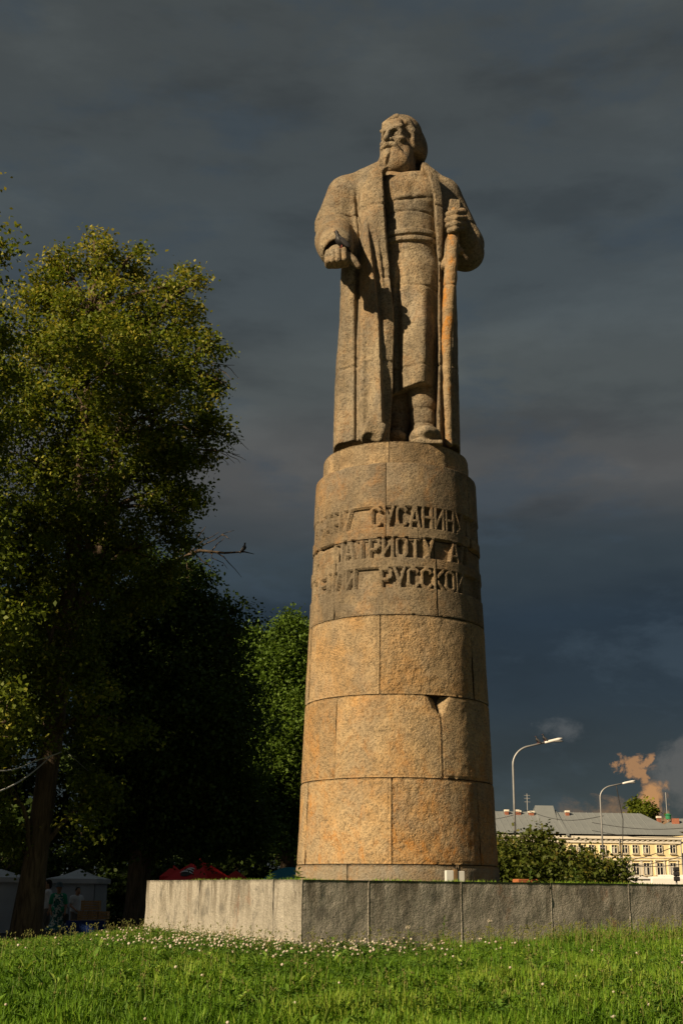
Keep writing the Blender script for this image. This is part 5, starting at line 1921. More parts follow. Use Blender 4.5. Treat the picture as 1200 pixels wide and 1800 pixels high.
def canopy(peak, half, zdrop, label, mat, n=4, rot=0.0, band=None, logo=False, name='sun_canopy', dome=False):
    """pole parasol or promotional canopy"""
    e = empty(name, (peak[0], peak[1], 0))
    zp = peak[2]
    MB().tube([(0, 0, 0), (0, 0, zp - 0.03)], 0.025, 8).build('pole', MAT_STEEL, e)
    MB().lathe([(0.28, 0), (0.28, 0.06), (0.05, 0.10)], (0, 0, 0), 14).build('base', MAT_DARK, e)
    rings = 5
    k = n * 4
    vs = [(0, 0, zp)]
    for r_ in range(1, rings + 1):
        f_ = r_ / rings
        for i in range(k):
            a = rot + 2 * math.pi * i / k
            seg = (i % 4) / 4
            m = math.cos(math.pi / n) / math.cos((seg - 0.5) * 2 * math.pi / n) if not dome else 1 - 0.04 * math.sin(math.pi * seg)
            dz_ = zdrop * (f_ ** 1.05 if not dome else f_ ** 2)
            vs.append((half * f_ * m * math.cos(a), half * f_ * m * math.sin(a), zp - dz_))
    fs = [(0, 1 + i, 1 + (i + 1) % k) for i in range(k)]
    for r_ in range(rings - 1):
        for i in range(k):
            a, b = 1 + r_ * k + i, 1 + r_ * k + (i + 1) % k
            fs.append((a, a + k, b + k, b))
    c = MB().add(vs, fs).build('canopy', mat, e, dome)
    va = MB()
    o_ = 1 + (rings - 1) * k
    vv = [vs[o_ + i] for i in range(k)]
    va.add(vv + [(p[0] * 1.01, p[1] * 1.01, p[2] - 0.17) for p in vv], [(i, k + i, k + (i + 1) % k, (i + 1) % k) for i in range(k)])
    va.build('valance', band or mat, e)
    for i in range(n):
        a = rot + 2 * math.pi * i / n
        MB().tube([(0, 0, zp - 0.06), (half * 0.98 * math.cos(a), half * 0.98 * math.sin(a), zp - zdrop - 0.02)], 0.012, 5).build('rib', MAT_STEEL, e)
    if logo:
        # printed emblem: dark oval with white flourishes on the panel that faces the camera
        for (u0, u1, v0, v1, mt) in ((-0.55, 0.15, 0.46, 0.86, MAT_BLACK),):
            add_print(e, rot, n, half, zp, zdrop, u0, u1, v0, v1, mt)
    return tag(e, label, 'canopy', 'promotional canopies behind the wall')


def panel_point(rot, n, half, zp, zdrop, u, v, lift):
    """point on the panel facing -y: u -1..1 across, v 0 apex .. 1 edge"""
    best = min(range(n), key=lambda i: math.sin(rot + 2 * math.pi * (i + 0.5) / n))
    a0 = rot + 2 * math.pi * best / n
    a1 = rot + 2 * math.pi * (best + 1) / n
    p0 = Vector((math.cos(a0), math.sin(a0), 0)) * half * v
    p1 = Vector((math.cos(a1), math.sin(a1), 0)) * half * v
    if p0.x > p1.x:
        p0, p1 = p1, p0
    p = p0.lerp(p1, (u + 1) / 2)
    am = (a0 + a1) / 2
    return p + Vector((math.cos(am) * lift * 0.4, math.sin(am) * lift * 0.4, zp - zdrop * v ** 1.05 + lift))


def add_print(e, rot, n, half, zp, zdrop, u0, u1, v0, v1, mt):
    pp = lambda u, v, l=0.02: panel_point(rot, n, half, zp, zdrop, u, v, l)
    um, vm = (u0 + u1) / 2, (v0 + v1) / 2
    ov = MB()
    m_ = 20
    ov.add([pp(um, vm)] + [pp(um + (u1 - u0) / 2 * math.cos(2 * math.pi * i / m_), vm + (v1 - v0) / 2 * math.sin(2 * math.pi * i / m_)) for i in range(m_)],
           [(0, 1 + i, 1 + (i + 1) % m_) for i in range(m_)])
    ov.build('emblem', mt, e)
    for s_, amp, ph in ((0.0, 0.10, 0.0), (0.07, 0.09, 0.3), (-0.10, 0.06, -0.2)):
        st = MB()
        pts = []
        for i in range(13):
            t_ = i / 12
            u = u0 - 0.08 + (u1 - u0 + 0.16) * t_
            v = vm + s_ - amp * math.sin(math.pi * t_ + ph)
            pts.append((u, v, 0.02 + 0.035 * math.sin(math.pi * t_)))
        vs = []
        for u, v, w_ in pts:
            vs += [pp(u, v - w_ * 0.4, 0.03), pp(u, v + w_ * 0.4, 0.03)]
        st.add(vs, [(2 * i, 2 * i + 1, 2 * i + 3, 2 * i + 2) for i in range(12)])
        st.build('flourish', MAT_WHITE, e)


YR = 46.0
pk = at(352, 1509, YR)
canopy(pk, 1.30, 0.75, 'large red canopy with a dark emblem and white flourishes behind the wall', MAT_RED, 4, R(20), None, True)
pk = at(306, 1521, YR + 2)
canopy(pk, 0.6, 0.4, 'small red canopy half hidden by leaves at the wall end', MAT_RED, 4, R(40))
pk = at(415, 1530, YR + 3)
canopy(pk, 0.7, 0.4, 'red canopy with a blue edge between the large red and teal ones', MAT_RED, 4, R(35), MAT_TEAL)
pk = at(509, 1524, YR - 2)
canopy(pk, 0.95, 0.45, 'teal round parasol touching the left edge of the pedestal foot', MAT_TEAL, 8, R(10), None, False, 'parasol', True)

# ---- wooden crates on a blue table
MAT_WOOD, t = new_mat('crate_wood')
c = t.n('ShaderNodeTexCoord').outputs['Object']
nz = t.noise(t.mapped(c, (2, 8, 8)), 3, 5, 0.6)
finish(t, t.mix(nz, (0.42, 0.24, 0.11), (0.62, 0.40, 0.20)), 0.8, nz, 0.3, 0.01)
MAT_BLUE = plain('blue_cloth', (0.015, 0.06, 0.28), 0.7, 0.15, 4)
YC = 38.5
px2m = lambda n_: n_ / 2296 * YC


def crate(px0, px1, py0, py1, depth, label, Y=YC, slats=4):
    p0, p1 = at(px0, py1, Y), at(px1, py0, Y)
    w_, h_ = p1.x - p0.x, p1.z - p0.z
    e = empty('wooden_crate', ((p0.x + p1.x) / 2, Y, p0.z))
    sh = h_ / slats
    sl_me = {}
    for side, (cx, cy, ln, rz) in enumerate(((0, 0, w_, 0), (0, depth, w_, 0), (-w_ / 2 + 0.006, depth / 2, depth - 0.02, math.pi / 2), (w_ / 2 - 0.006, depth / 2, depth - 0.02, math.pi / 2))):
        if side not in sl_me:
            m_ = MB().box((0, 0, 0), (ln, 0.012, sh * 0.74), 0, 0.003)
            o_ = m_.build('slat', MAT_WOOD, e)
            sl_me[side] = o_.data
            first = o_
        for k in range(slats):
            o_ = first if k == 0 else link('slat', sl_me[side], None, e)
            o_.location = (cx, cy, sh * (k + 0.5))
            o_.rotation_euler = (0, 0, rz)
    me_post = None
    for sx in (-1, 1):
        for yy in (0.02, depth - 0.02):
            if me_post is None:
                o_ = MB().box((0, 0, h_ / 2), (0.03, 0.02, h_ - 0.004)).build('corner_post', MAT_WOOD, e)
                me_post = o_.data
            else:
                o_ = link('corner_post', me_post, None, e)
            o_.location = (sx * (w_ / 2 - 0.024), yy, 0.002)
    MB().box((0, depth / 2, 0.012), (w_ - 0.03, depth - 0.03, 0.012)).build('bottom', MAT_WOOD, e)
    o_ = MB().box((0, -0.010, h_ / 2), (0.028, 0.008, h_ - 0.01)).build('batten', MAT_WOOD, e)
    return tag(e, label, 'crate', 'wooden crates on the blue table')


crate(142, 175, 1583, 1600.5, 0.35, 'topmost wooden slatted crate of the stack on the blue table')
crate(136, 154, 1601.5, 1617, 0.35, 'lower left wooden crate on the blue table')
crate(154.5, 172, 1601.5, 1617, 0.35, 'lower middle wooden crate under the topmost one')
crate(173, 190, 1602, 1616.5, 0.35, 'open slatted crate at the right end of the blue table', slats=3)
e = empty('market_table', (at(152, 1617, YC).x, YC, 0))
zt_ = at(152, 1618, YC).z
wt = px2m(66)
MB().box((0, 0.2, zt_ - 0.02), (wt, 0.62, 0.035)).build('table_top', MAT_WOOD, e)
cl = MB()
n = 26
vs, fs = [], []
for i in range(n + 1):
    u = -wt / 2 + wt * i / n
    for j, z_ in enumerate((zt_ + 0.002, zt_ * 0.5, 0.06)):
        vs.append((u, -0.115 - 0.03 * j * (0.4 + 0.6 * math.sin(i * 1.7) ** 2), z_))
for i in range(n):
    for j in range(2):
        fs.append((i * 3 + j, i * 3 + j + 1, (i + 1) * 3 + j + 1, (i + 1) * 3 + j))
cl.add(vs, fs)
cl.build('cloth_skirt', MAT_BLUE, e, True)
for sx in (-1, 1):
    for yy in (-0.05, 0.45):
        MB().tube([(sx * (wt / 2 - 0.05), yy, 0), (sx * (wt / 2 - 0.05), yy, zt_ - 0.03)], 0.02, 6).build('leg', MAT_STEEL, e)
tag(e, 'table with a blue cloth skirt carrying wooden crates', 'table')

# ---- people
MAT_SKIN = plain('skin', (0.42, 0.24, 0.16), 0.6, 0.06)
MAT_HAIR = plain('dark_hair', (0.02, 0.015, 0.012), 0.6, 0.1)
MAT_SHIRT = plain('white_shirt', (0.72, 0.72, 0.76), 0.8, 0.06)
MAT_TROUS = plain('grey_trousers', (0.22, 0.19, 0.17), 0.85, 0.1)
MAT_HAT = plain('blue_grey_hat', (0.12, 0.17, 0.21), 0.8, 0.1)
MAT_GREEN = plain('green_sleeves', (0.02, 0.34, 0.20), 0.8, 0.08)
MAT_BAG = plain('dark_bag', (0.07, 0.065, 0.07), 0.7, 0.1)
MAT_SHOE = plain('dark_shoe', (0.03, 0.028, 0.027), 0.6, 0.1)
MAT_DRESS, t = new_mat('patterned_dress')
c = t.n('ShaderNodeTexCoord').outputs['Object']
vo = t.n('ShaderNodeTexVoronoi', i_Scale=11.0)
t.link(c, vo.inputs['Vector'])
n1 = t.noise(c, 9, 2, 0.5)
cc = t.ramp(vo.outputs['Distance'], [(0.22, (0.02, 0.05, 0.04)), (0.30, (0.62, 0.66, 0.60)), (0.55, (0.66, 0.70, 0.64)), (0.62, (0.05, 0.20, 0.26))], 'CONSTANT')
cc = t.mix(t.ramp(n1, [(0.52, 0.0), (0.56, 1.0)]), cc, (0.02, 0.15, 0.13))
finish(t, cc, 0.85)


def hand_shape(v, wrist, dr, side, s=1.0):
    """palm, four bent fingers and a thumb hanging from the wrist along dr"""
    w_ = np.array(wrist, dtype=np.float32)
    d = np.array(dr, dtype=np.float32)
    d = d / np.linalg.norm(d)
    sd_ = np.cross(d, np.array((side, 0, 0), dtype=np.float32))
    sd_ = sd_ / (np.linalg.norm(sd_) + 1e-6)
    v.cone(w_, w_ + d * 0.08 * s, 0.026 * s, 0.034 * s, 0.01)
    for i in range(4):
        b_ = w_ + d * 0.085 * s + sd_ * (i - 1.5) * 0.018 * s
        ln = (0.035, 0.042, 0.040, 0.032)[i] * s
        k_ = b_ + d * ln
        v.cone(b_, k_, 0.0095, 0.009, 0.003)
        v.cone(k_, k_ + (d * 0.7 - np.array((side * 0.6, 0, 0), dtype=np.float32)) * ln * 0.8, 0.009, 0.008, 0.003)
    v.cone(w_ + d * 0.03 * s + sd_ * 0.03, w_ + d * 0.075 * s + sd_ * 0.055, 0.011, 0.009, 0.004)


def person(loc, rz, H, label, kind):
    """body is one continuous volume; clothes, hair and hat are shells over it"""
    e = empty('person', loc, rz)
    k = H / 1.70
    A = lambda x_, y_, z_: np.array((x_ * k, y_ * k, z_ * k), dtype=np.float32)
    lo, hi = (-0.45 * k, -0.35 * k, -0.01), (0.45 * k, 0.3 * k, 1.80 * k)
    bv_ = Vol(lo, hi, 0.014)
    shv = Vol(lo, hi, 0.014)
    trv = Vol(lo, hi, 0.014)
    # head and neck; front is -y
    nod = 0.05 if kind == 'boy' else 0.0
    bv_.ell(A(0, -0.01 - nod, 1.60 - nod * .4), tuple(k * a for a in (0.075, 0.095, 0.115)), 0.02)
    bv_.ell(A(0, -0.04 - nod, 1.55 - nod * .5), tuple(k * a for a in (0.058, 0.07, 0.07)), 0.02)
    bv_.cone(A(0, -0.105 - nod, 1.605), A(0, -0.122 - nod, 1.572 - nod * .4), 0.010 * k, 0.014 * k, 0.006)
    for s_ in (-1, 1):
        bv_.ell(A(0.032 * s_, -0.103 - nod, 1.612 - nod * .4), (0.016, 0.015, 0.010), 0.005, 'cut')
        bv_.ell(A(0.032 * s_, -0.092 - nod, 1.612 - nod * .4), (0.011, 0.011, 0.009), 0.003)
        bv_.ell(A(0.076 * s_, 0.0 - nod, 1.60 - nod * .4), (0.012, 0.022, 0.032), 0.006)
    bv_.ell(A(0, -0.112 - nod, 1.535 - nod * .5), (0.028, 0.014, 0.006), 0.003, 'cut')
    bv_.cone(A(0, 0.01, 1.40), A(0, -nod * .5, 1.52), 0.055 * k, 0.05 * k, 0.03)
    bv_.cone(A(-0.13, 0.01, 1.36), A(0.13, 0.01, 1.36), 0.075 * k, 0.075 * k, 0.05)
    bv_.cone(A(0, 0, 1.28), A(0, 0, 1.02), 0.125 * k, 0.115 * k, 0.06)
    bv_.cone(A(-0.06, 0, 0.95), A(0.06, 0, 0.95), 0.12 * k, 0.12 * k, 0.05)
    stride = 0.16 if kind == 'man' else 0.05
    for s_ in (-1, 1):
        f_ = stride * s_
        hip, kn, an = A(0.085 * s_, 0, 0.90), A(0.09 * s_, -f_ * 0.7 - 0.02, 0.50), A(0.09 * s_, f_ * 0.2 if f_ > 0 else -f_ * 0.9, 0.08)
        bv_.cone(hip, kn, 0.085 * k, 0.058 * k, 0.03)
        bv_.cone(kn, an, 0.056 * k, 0.036 * k, 0.02)
        bv_.cone(an, an + A(0, -0.15, -0.045), 0.036 * k, 0.030 * k, 0.02)
        trv.cone(hip, kn, 0.102 * k, 0.078 * k, 0.04)
        trv.cone(kn, an + A(0, 0, 0.02), 0.078 * k, 0.066 * k, 0.03)
        # arms
        sh_ = A(0.185 * s_, 0.01, 1.36)
        if kind == 'boy':
            el, wr = A(0.23 * s_, -0.03, 1.10), A(0.15 * s_, -0.22, 0.98)
        elif kind == 'woman' and s_ > 0:
            el, wr = A(0.24, 0.02, 1.10), A(0.23, -0.12, 0.90)
        elif kind == 'woman':
            el, wr = A(-0.25, 0.03, 1.10), A(-0.20, -0.10, 0.90)
        else:
            el, wr = A(0.22 * s_, 0.03 + 0.06 * s_, 1.08), A(0.23 * s_, -0.05 + 0.10 * s_, 0.86)
        bv_.cone(sh_, el, 0.048 * k, 0.040 * k, 0.02)
        bv_.cone(el, wr, 0.039 * k, 0.026 * k, 0.01)
        hand_shape(bv_, wr, wr - el, s_, k)
        ce = {'boy': 0.55, 'woman': 0.75, 'man': 0.8}[kind]
        shv.cone(sh_, sh_ + (el - sh_) * ce, 0.066 * k, 0.064 * k, 0.03)
    trv.cone(A(-0.06, 0, 0.95), A(0.06, 0, 0.95), 0.135 * k, 0.135 * k, 0.04)
    body = bv_.mesh('body', MAT_SKIN, e)
    # upper clothing
    shv.cone(A(-0.13, 0.01, 1.36), A(0.13, 0.01, 1.36), 0.092 * k, 0.092 * k, 0.05)
    shv.cone(A(0, 0, 1.30), A(0, 0, 0.98), 0.148 * k, 0.150 * k, 0.06)
    shv.cone(A(-0.06, 0, 0.96), A(0.06, 0, 0.96), 0.145 * k, 0.145 * k, 0.05)
    shv.cone(A(0, -0.03, 1.47), A(0, -0.06, 1.60), 0.068 * k, 0.07 * k, 0.01, 'cut')
    if kind == 'woman':
        shv.mesh('sleeves', MAT_GREEN, e)
        dv = Vol(lo, hi, 0.014)
        dv.cone(A(0, -0.005, 1.30), A(0, 0, 1.05), 0.158 * k, 0.150 * k, 0.04)
        dv.cone(A(-0.09, -0.01, 1.36), A(-0.07, -0.02, 1.30), 0.085 * k, 0.09 * k, 0.03)
        dv.cone(A(0.09, -0.01, 1.36), A(0.07, -0.02, 1.30), 0.085 * k, 0.09 * k, 0.03)
        dv.cone(A(0, 0, 1.05), A(0, 0, 0.45), 0.16 * k, 0.24 * k, 0.05)
        dv.func(lambda x_, y_, z_: np.maximum(z_ - 0.5 * k, 0.26 * k - z_) + 0 * x_ + 0 * y_ + np.maximum(np.hypot(x_, y_) - 0.235 * k - 0.015 * np.sin(np.arctan2(y_, x_) * 9), 0), lo, (hi[0], hi[1], 0.55 * k), 0.03)
        dv.func(lambda x_, y_, z_: z_ - 0.27 * k + 0 * x_ + 0 * y_, lo, (hi[0], hi[1], 0.3 * k), 0.0, 'cut')
        dv.cone(A(0, -0.05, 1.44), A(0, -0.09, 1.56), 0.075 * k, 0.09 * k, 0.01, 'cut')
        dv.mesh('dress', MAT_DRESS, e)
    else:
        shv.mesh('shirt', MAT_SHIRT, e)
        trv.mesh('trousers', MAT_TROUS, e)
    # hair
    hv_ = Vol((-0.14 * k, -0.20 * k, 1.35 * k), (0.14 * k, 0.18 * k, 1.80 * k), 0.010)
    hv_.ell(A(0, 0.012 - nod, 1.632 - nod * .4), tuple(k * a for a in (0.088, 0.104, 0.105)), 0.01)
    hv_.func(lambda x_, y_, z_: np.maximum(y_ + (0.045 + nod) * k, z_ - 1.665 * k) + 0 * x_, (-0.2, -0.3, 1.3), (0.2, 0.3, 1.9), 0.02, 'cut')
    if kind != 'boy':
        hv_.ell(A(0, 0.06 - nod, 1.55), tuple(k * a for a in (0.07, 0.05, 0.08)), 0.02)
    hv_.mesh('hair', MAT_HAIR, e)
    if kind == 'woman':
        MB().lathe([(0.17 * k, 1.635 * k), (0.165 * k, 1.645 * k), (0.10 * k, 1.67 * k), (0.098 * k, 1.72 * k), (0.085 * k, 1.765 * k), (0.03 * k, 1.785 * k)], (0, -0.005, 0), 24).build('hat', MAT_HAT, e, True)
    for s_ in (-1, 1):
        f_ = stride * s_
        an = A(0.09 * s_, f_ * 0.2 if f_ > 0 else -f_ * 0.9, 0.08)
        MB().ell((float(an[0]), float(an[1]) - 0.05, 0.045), (0.045, 0.13, 0.045), 10, 6).build('shoe', MAT_SHOE, e, True)
    return tag(e, label, 'person', 'people at the market')


def stand(px, Y):
    p = at(px, 1600, Y)
    return (p.x, p.y, 0.005)


person(stand(82, 39.6), R(-70), 1.74, 'person in white shirt and grey trousers walking, half hidden by the leaning trunk', 'man')
person(stand(102, 38.8), R(10), 1.62, 'person in blue hat and patterned dress with green sleeves beside the trunk', 'woman')
person(stand(134, 40.5), R(40), 1.55, 'person with dark hair and white shirt looking down behind the crates', 'boy')
p = stand(115, 38.8)
bg = empty('shoulder_bag', (p[0], p[1], 0.55))
MB().box((0, 0, 0.13), (0.24, 0.10, 0.26), 0.2, 0.03).build('pouch', MAT_BAG, bg)
MB().tube([(-0.1, 0, 0.25), (-0.08, 0.02, 0.42), (0.0, 0.03, 0.5), (0.08, 0.02, 0.42), (0.1, 0, 0.25)], 0.012, 6).build('strap', MAT_BAG, bg)
tag(bg, 'dark soft bag held beside the patterned dress', 'bag')

# ---- white ropes tied to the leaning trunk
MAT_ROPE = plain('white_cord', (0.6, 0.62, 0.63), 0.7, 0.05)


def cord(name, pts2, label, cat, rad=0.012, group=None, mat=None):
    pts = [Vector(at(*p)) for p in pts2]
    out = []
    for a, b in zip(pts[:-1], pts[1:]):
        for i in range(8):
            t_ = i / 8
            q_ = a.lerp(b, t_)
            q_.z -= 0.035 * (b - a).length * math.sin(math.pi * t_) * (1 if (b - a).length > 2 else 0.3)
            out.append(q_)
    out.append(pts[-1])
    o_ = MB().tube([p - out[0] for p in out], rad, 6).build(name, mat or MAT_ROPE, None, True, out[0])
    return tag(o_, label, cat, group)


cord('rope_line', [(-20, 1354, 26), (60, 1338, 28.5), (116, 1319, 29.5)], 'upper white cord running from the left edge to the leaning trunk', 'cord', 0.014, 'cords tied to the linden')
cord('rope_line', [(-20, 1398, 26), (90, 1329, 29.5)], 'lower white cord rising from the left edge to the leaning trunk', 'cord', 0.016, 'cords tied to the linden')
cord('rope_line', [(118, 1320, 29.5), (210, 1384, 33)], 'thin grey cord slanting down right from the leaning trunk', 'cord', 0.009, 'cords tied to the linden', MAT_STEEL)

# ================================================================== right: street lamps, house, wires, traffic
def street_lamp(pxb, pxt, pyt, px1, py1, Y, label):
    b_ = at(pxb, 1540, Y)
    e = empty('street_lamp', (b_.x, Y, 0))
    O = Vector((b_.x, Y, 0))
    top = at(pxt, pyt, Y) - O
    end = at(px1, py1, Y) - O
    top.x = 0.0 + (top.x * 0.3)
    MB().tube([(0, 0, 0), (0, 0, top.z * 0.45)], [0.085, 0.075], 12).build('pole', MAT_GALV, e, True)
    MB().lathe([(0.17, 0), (0.17, 0.5), (0.11, 0.62)], (0, 0, 0), 12).build('base_sleeve', MAT_GALV, e)
    arm = [Vector((0, 0, top.z * 0.45)), Vector((0, 0, top.z * 0.75)), Vector((0, 0, top.z))]
    for i in range(1, 9):
        t_ = i / 8
        a = t_ * R(72)
        rx_, rz_ = end.x * 0.42, (end.z - top.z) * 0.80
        arm.append(Vector((rx_ * (1 - math.cos(a)) / (1 - math.cos(R(72))), 0, top.z + rz_ * math.sin(a) / math.sin(R(72)))))
    arm.append(end)
    MB().tube(arm, [0.065] + [0.058] * 3 + [0.05] * (len(arm) - 4), 10).build('arm', MAT_GALV, e, True)
    d_ = (end - arm[-2]).normalized()
    hd_ = MB()
    hd_.tube([end - d_ * 0.05, end + d_ * 0.15, end + d_ * 0.7, end + d_ * 0.9], [0.05, 0.08, 0.085, 0.05], 10)
    h_ = hd_.build('lamp_head', MAT_WHITE, e, True)
    MB().ell(tuple(end + d_ * 0.6 + Vector((0, 0, -0.07))), (0.36, 0.07, 0.06), 10, 6).build('lens', MAT_GALV, h_, True)
    return tag(e, label, 'street lamp', 'street lamps beyond the square')


street_lamp(907, 903, 1345, 958, 1305, 66, 'nearer and taller street lamp right of the pedestal, two birds on its arm')
street_lamp(1061, 1057, 1402, 1094, 1377, 92, 'farther street lamp in front of the yellow house')

# ---- yellow house
MAT_YEL = plain('yellow_stucco', (0.86, 0.73, 0.43), 0.85, 0.05, 0.4)
MAT_TRIM = plain('white_trim', (0.78, 0.74, 0.64), 0.8, 0.05, 0.6)
MAT_ROOFM, t = new_mat('sheet_roof')
c = t.n('ShaderNodeTexCoord').outputs['Object']
nz = t.noise(c, 0.6, 4, 0.6)
finish(t, t.mix(nz, (0.20, 0.225, 0.24), (0.28, 0.305, 0.315)), 0.55, nz, 0.2, 0.02, 0.4, 0.2)
MAT_GLASS = plain('window_glass', (0.02, 0.022, 0.028), 0.12, 0.1, 1, 0.6)
MAT_CURT = plain('curtain', (0.5, 0.5, 0.48), 0.8, 0.1)
MAT_BRICK = plain('chimney_brick', (0.33, 0.13, 0.08), 0.9, 0.15, 3)
HA = R(6)                                       # the facade turns away a little to the right
H0 = at(1105, 1500, 218)
house = empty('yellow_house', (H0.x, H0.y, 0), HA)
HM = Matrix.Translation((H0.x, H0.y, 0)) @ Matrix.Rotation(HA, 4, 'Z')
HI = HM.inverted()


def hpt(px, py, off=0.0):
    """photograph point on the facade plane -> house coordinates"""
    d_ = ray(px, py)
    n_ = HM.to_3x3() @ Vector((0, -1, 0))
    t_ = (Vector((H0.x, H0.y, 0)) - EYE).dot(n_) / d_.dot(n_)
    p = HI @ (EYE + d_ * t_)
    return p


ze = hpt(1105, 1470).z
zr = ze + 5.2
x0h, x1h = hpt(860, 1480).x - 6, hpt(1196, 1480).x
Dp = 14.0
MB().box(((x0h + x1h) / 2, Dp / 2, ze / 2), (x1h - x0h, Dp, ze)).build('wall', MAT_YEL, house)
# roof: long hip with standing seams
ridge_z = hpt(1105, 1438).z * 1.10
rb_ = MB()
ov = 0.8
hipL, hipR = x0h + 7, hpt(1150, 1440).x
A_ = [(x0h - ov, -ov, ze + 0.25), (x1h + ov, -ov, ze + 0.25), (x1h + ov, Dp + ov, ze + 0.25), (x0h - ov, Dp + ov, ze + 0.25)]
ridge_z = ze + 0.25 + (hpt(1105, 1438).z - ze) * 1.32
B_ = [(hipL, Dp / 2, ridge_z), (hipR, Dp / 2, ridge_z)]
rb_.add(A_ + B_, [(0, 1, 5, 4), (1, 2, 5), (2, 3, 4, 5), (3, 0, 4), (3, 2, 1, 0)])
roof = rb_.build('roof', MAT_ROOFM, house)
seam_me = None
ns = int((hipR - hipL) / 1.15)
for k in range(ns):
    xs = hipL + (k + 0.5) * (hipR - hipL) / ns
    a_, b_ = Vector((0, -ov, ze + 0.27)), Vector((0, Dp / 2, ridge_z + 0.02))
    if seam_me is None:
        o_ = MB().tube([a_, b_], 0.06, 4).build('roof_seam', MAT_ROOFM, house)
        seam_me = o_.data
    else:
        o_ = link('roof_seam', seam_me, None, house)
    o_.location = (xs, 0, 0)
# raised roof section on the left with its fire wall
xa, xb = hpt(955, 1440).x, hpt(988, 1440).x
m_ = MB()
m_.add([(xa, 1.8, ridge_z - 3.2), (xb, 1.8, ridge_z - 3.2), (xb + .4, Dp / 2, ridge_z + 1.1), (xa + .4, Dp / 2, ridge_z + 1.1), (xa, Dp - 1, ridge_z - 3.2), (xb, Dp - 1, ridge_z - 3.2)],
       [(0, 1, 2, 3), (3, 2, 5, 4), (1, 5, 2), (0, 3, 4), (0, 4, 5, 1)])
m_.build('roof', MAT_ROOFM, house)
xf = hpt(994, 1445).x
MB().add([(xf - .25, -ov, ze + .3), (xf + .25, -ov, ze + .3), (xf + .25, Dp / 2, ridge_z + .4), (xf - .25, Dp / 2, ridge_z + .4), (xf - .25, -ov, ze - .1), (xf + .25, -ov, ze - .1), (xf + .25, Dp / 2, ridge_z - 1), (xf - .25, Dp / 2, ridge_z - 1)],
         [(0, 1, 2, 3), (4, 7, 6, 5), (0, 4, 5, 1), (1, 5, 6, 2), (2, 6, 7, 3), (3, 7, 4, 0)]).build('fire_wall', MAT_ROOFM, house)
# cornice and string courses
for nm, z_, h_, pr in (('cornice', ze - 0.25, 0.45, 0.5), ('cornice', ze - 0.95, 0.35, 0.22), ('string_course', hpt(1105, 1507).z, 0.18, 0.12)):
    MB().box(((x0h + x1h) / 2, -pr / 2, z_), (x1h - x0h + 0.6, pr, h_)).build(nm, MAT_TRIM, house)
# dentils under the eaves
dn = None
for k in range(int((x1h - hpt(1000, 1480).x) / 0.9)):
    xs = x1h - 0.5 - k * 0.9
    if dn is None:
        o_ = MB().box((0, -0.17, ze - 0.66), (0.42, 0.30, 0.20)).build('dentil', MAT_TRIM, house)
        dn = o_.data
    else:
        o_ = link('dentil', dn, None, house)
    o_.location = (xs, 0, 0)


def window(cx, cz, w_, h_, surround, curtain):
    wd = MB().box((0, -0.02, 0), (w_, 0.10, h_)).build('window', MAT_GLASS, house)
    wd.location = (cx, 0, cz)
    fr = MB()
    for sx in (-1, 1):
        fr.box((sx * (w_ / 2 + 0.06), -0.10, 0), (0.06, 0.20, h_ + 0.16))
    for sz in (-1, 1):
        fr.box((0, -0.10, sz * (h_ / 2 + 0.06)), (w_ - 0.02, 0.18, 0.06))
    fr.box((0, -0.09, 0), (0.09, 0.10, h_ - 0.02))
    fr.box((0, -0.088, h_ * 0.17), (w_ - 0.02, 0.096, 0.08))
    fr.build('frame', MAT_TRIM, wd)
    MB().box((0, -0.20, -h_ / 2 - 0.20), (w_ + 0.4, 0.30, 0.08)).build('sill', MAT_TRIM, wd)
    if curtain:
        MB().box((-w_ * 0.25, -0.076, -h_ * 0.1), (w_ * 0.36, 0.008, h_ * 0.7)).build('curtain', MAT_CURT, wd)
    if surround:
        sr = MB()
        for sx in (-1, 1):
            sr.box((sx * (w_ / 2 + 0.32), -0.07, 0.1), (0.20, 0.14, h_ + 0.4))
        sr.box((0, -0.13, h_ / 2 + 0.52), (w_ + 0.8, 0.26, 0.16))
        sr.build('surround', MAT_TRIM, wd)
    return wd


for k, px in enumerate((1007, 1020, 1038.5, 1058, 1078.5, 1097, 1115, 1133.5, 1157.5, 1181)):
    p = hpt(px, 1492.5)
    window(p.x, p.z, 0.85, 1.25, False, k % 3 == 1)
for k, px in enumerate((1026, 1044, 1062, 1080, 1098.5, 1117, 1135.5, 1159, 1182)):
    p = hpt(px, 1527.5)
    window(p.x, p.z, 0.95, 1.85, True, k % 2 == 0)
for k, px in enumerate((1080, 1098.5, 1117, 1135.5, 1159, 1182)):
    p = hpt(px, 1527.5)
    window(p.x, 2.0, 1.1, 2.0, False, k % 2 == 0)
# downpipes
for px in (1088, 1196):
    p = hpt(px, 1500)
    MB().tube([(p.x, -0.45, ze - 0.3), (p.x, -0.2, ze - 1.4), (p.x, -0.2, 0.3)], 0.10, 8).build('downpipe', MAT_STEEL, house)
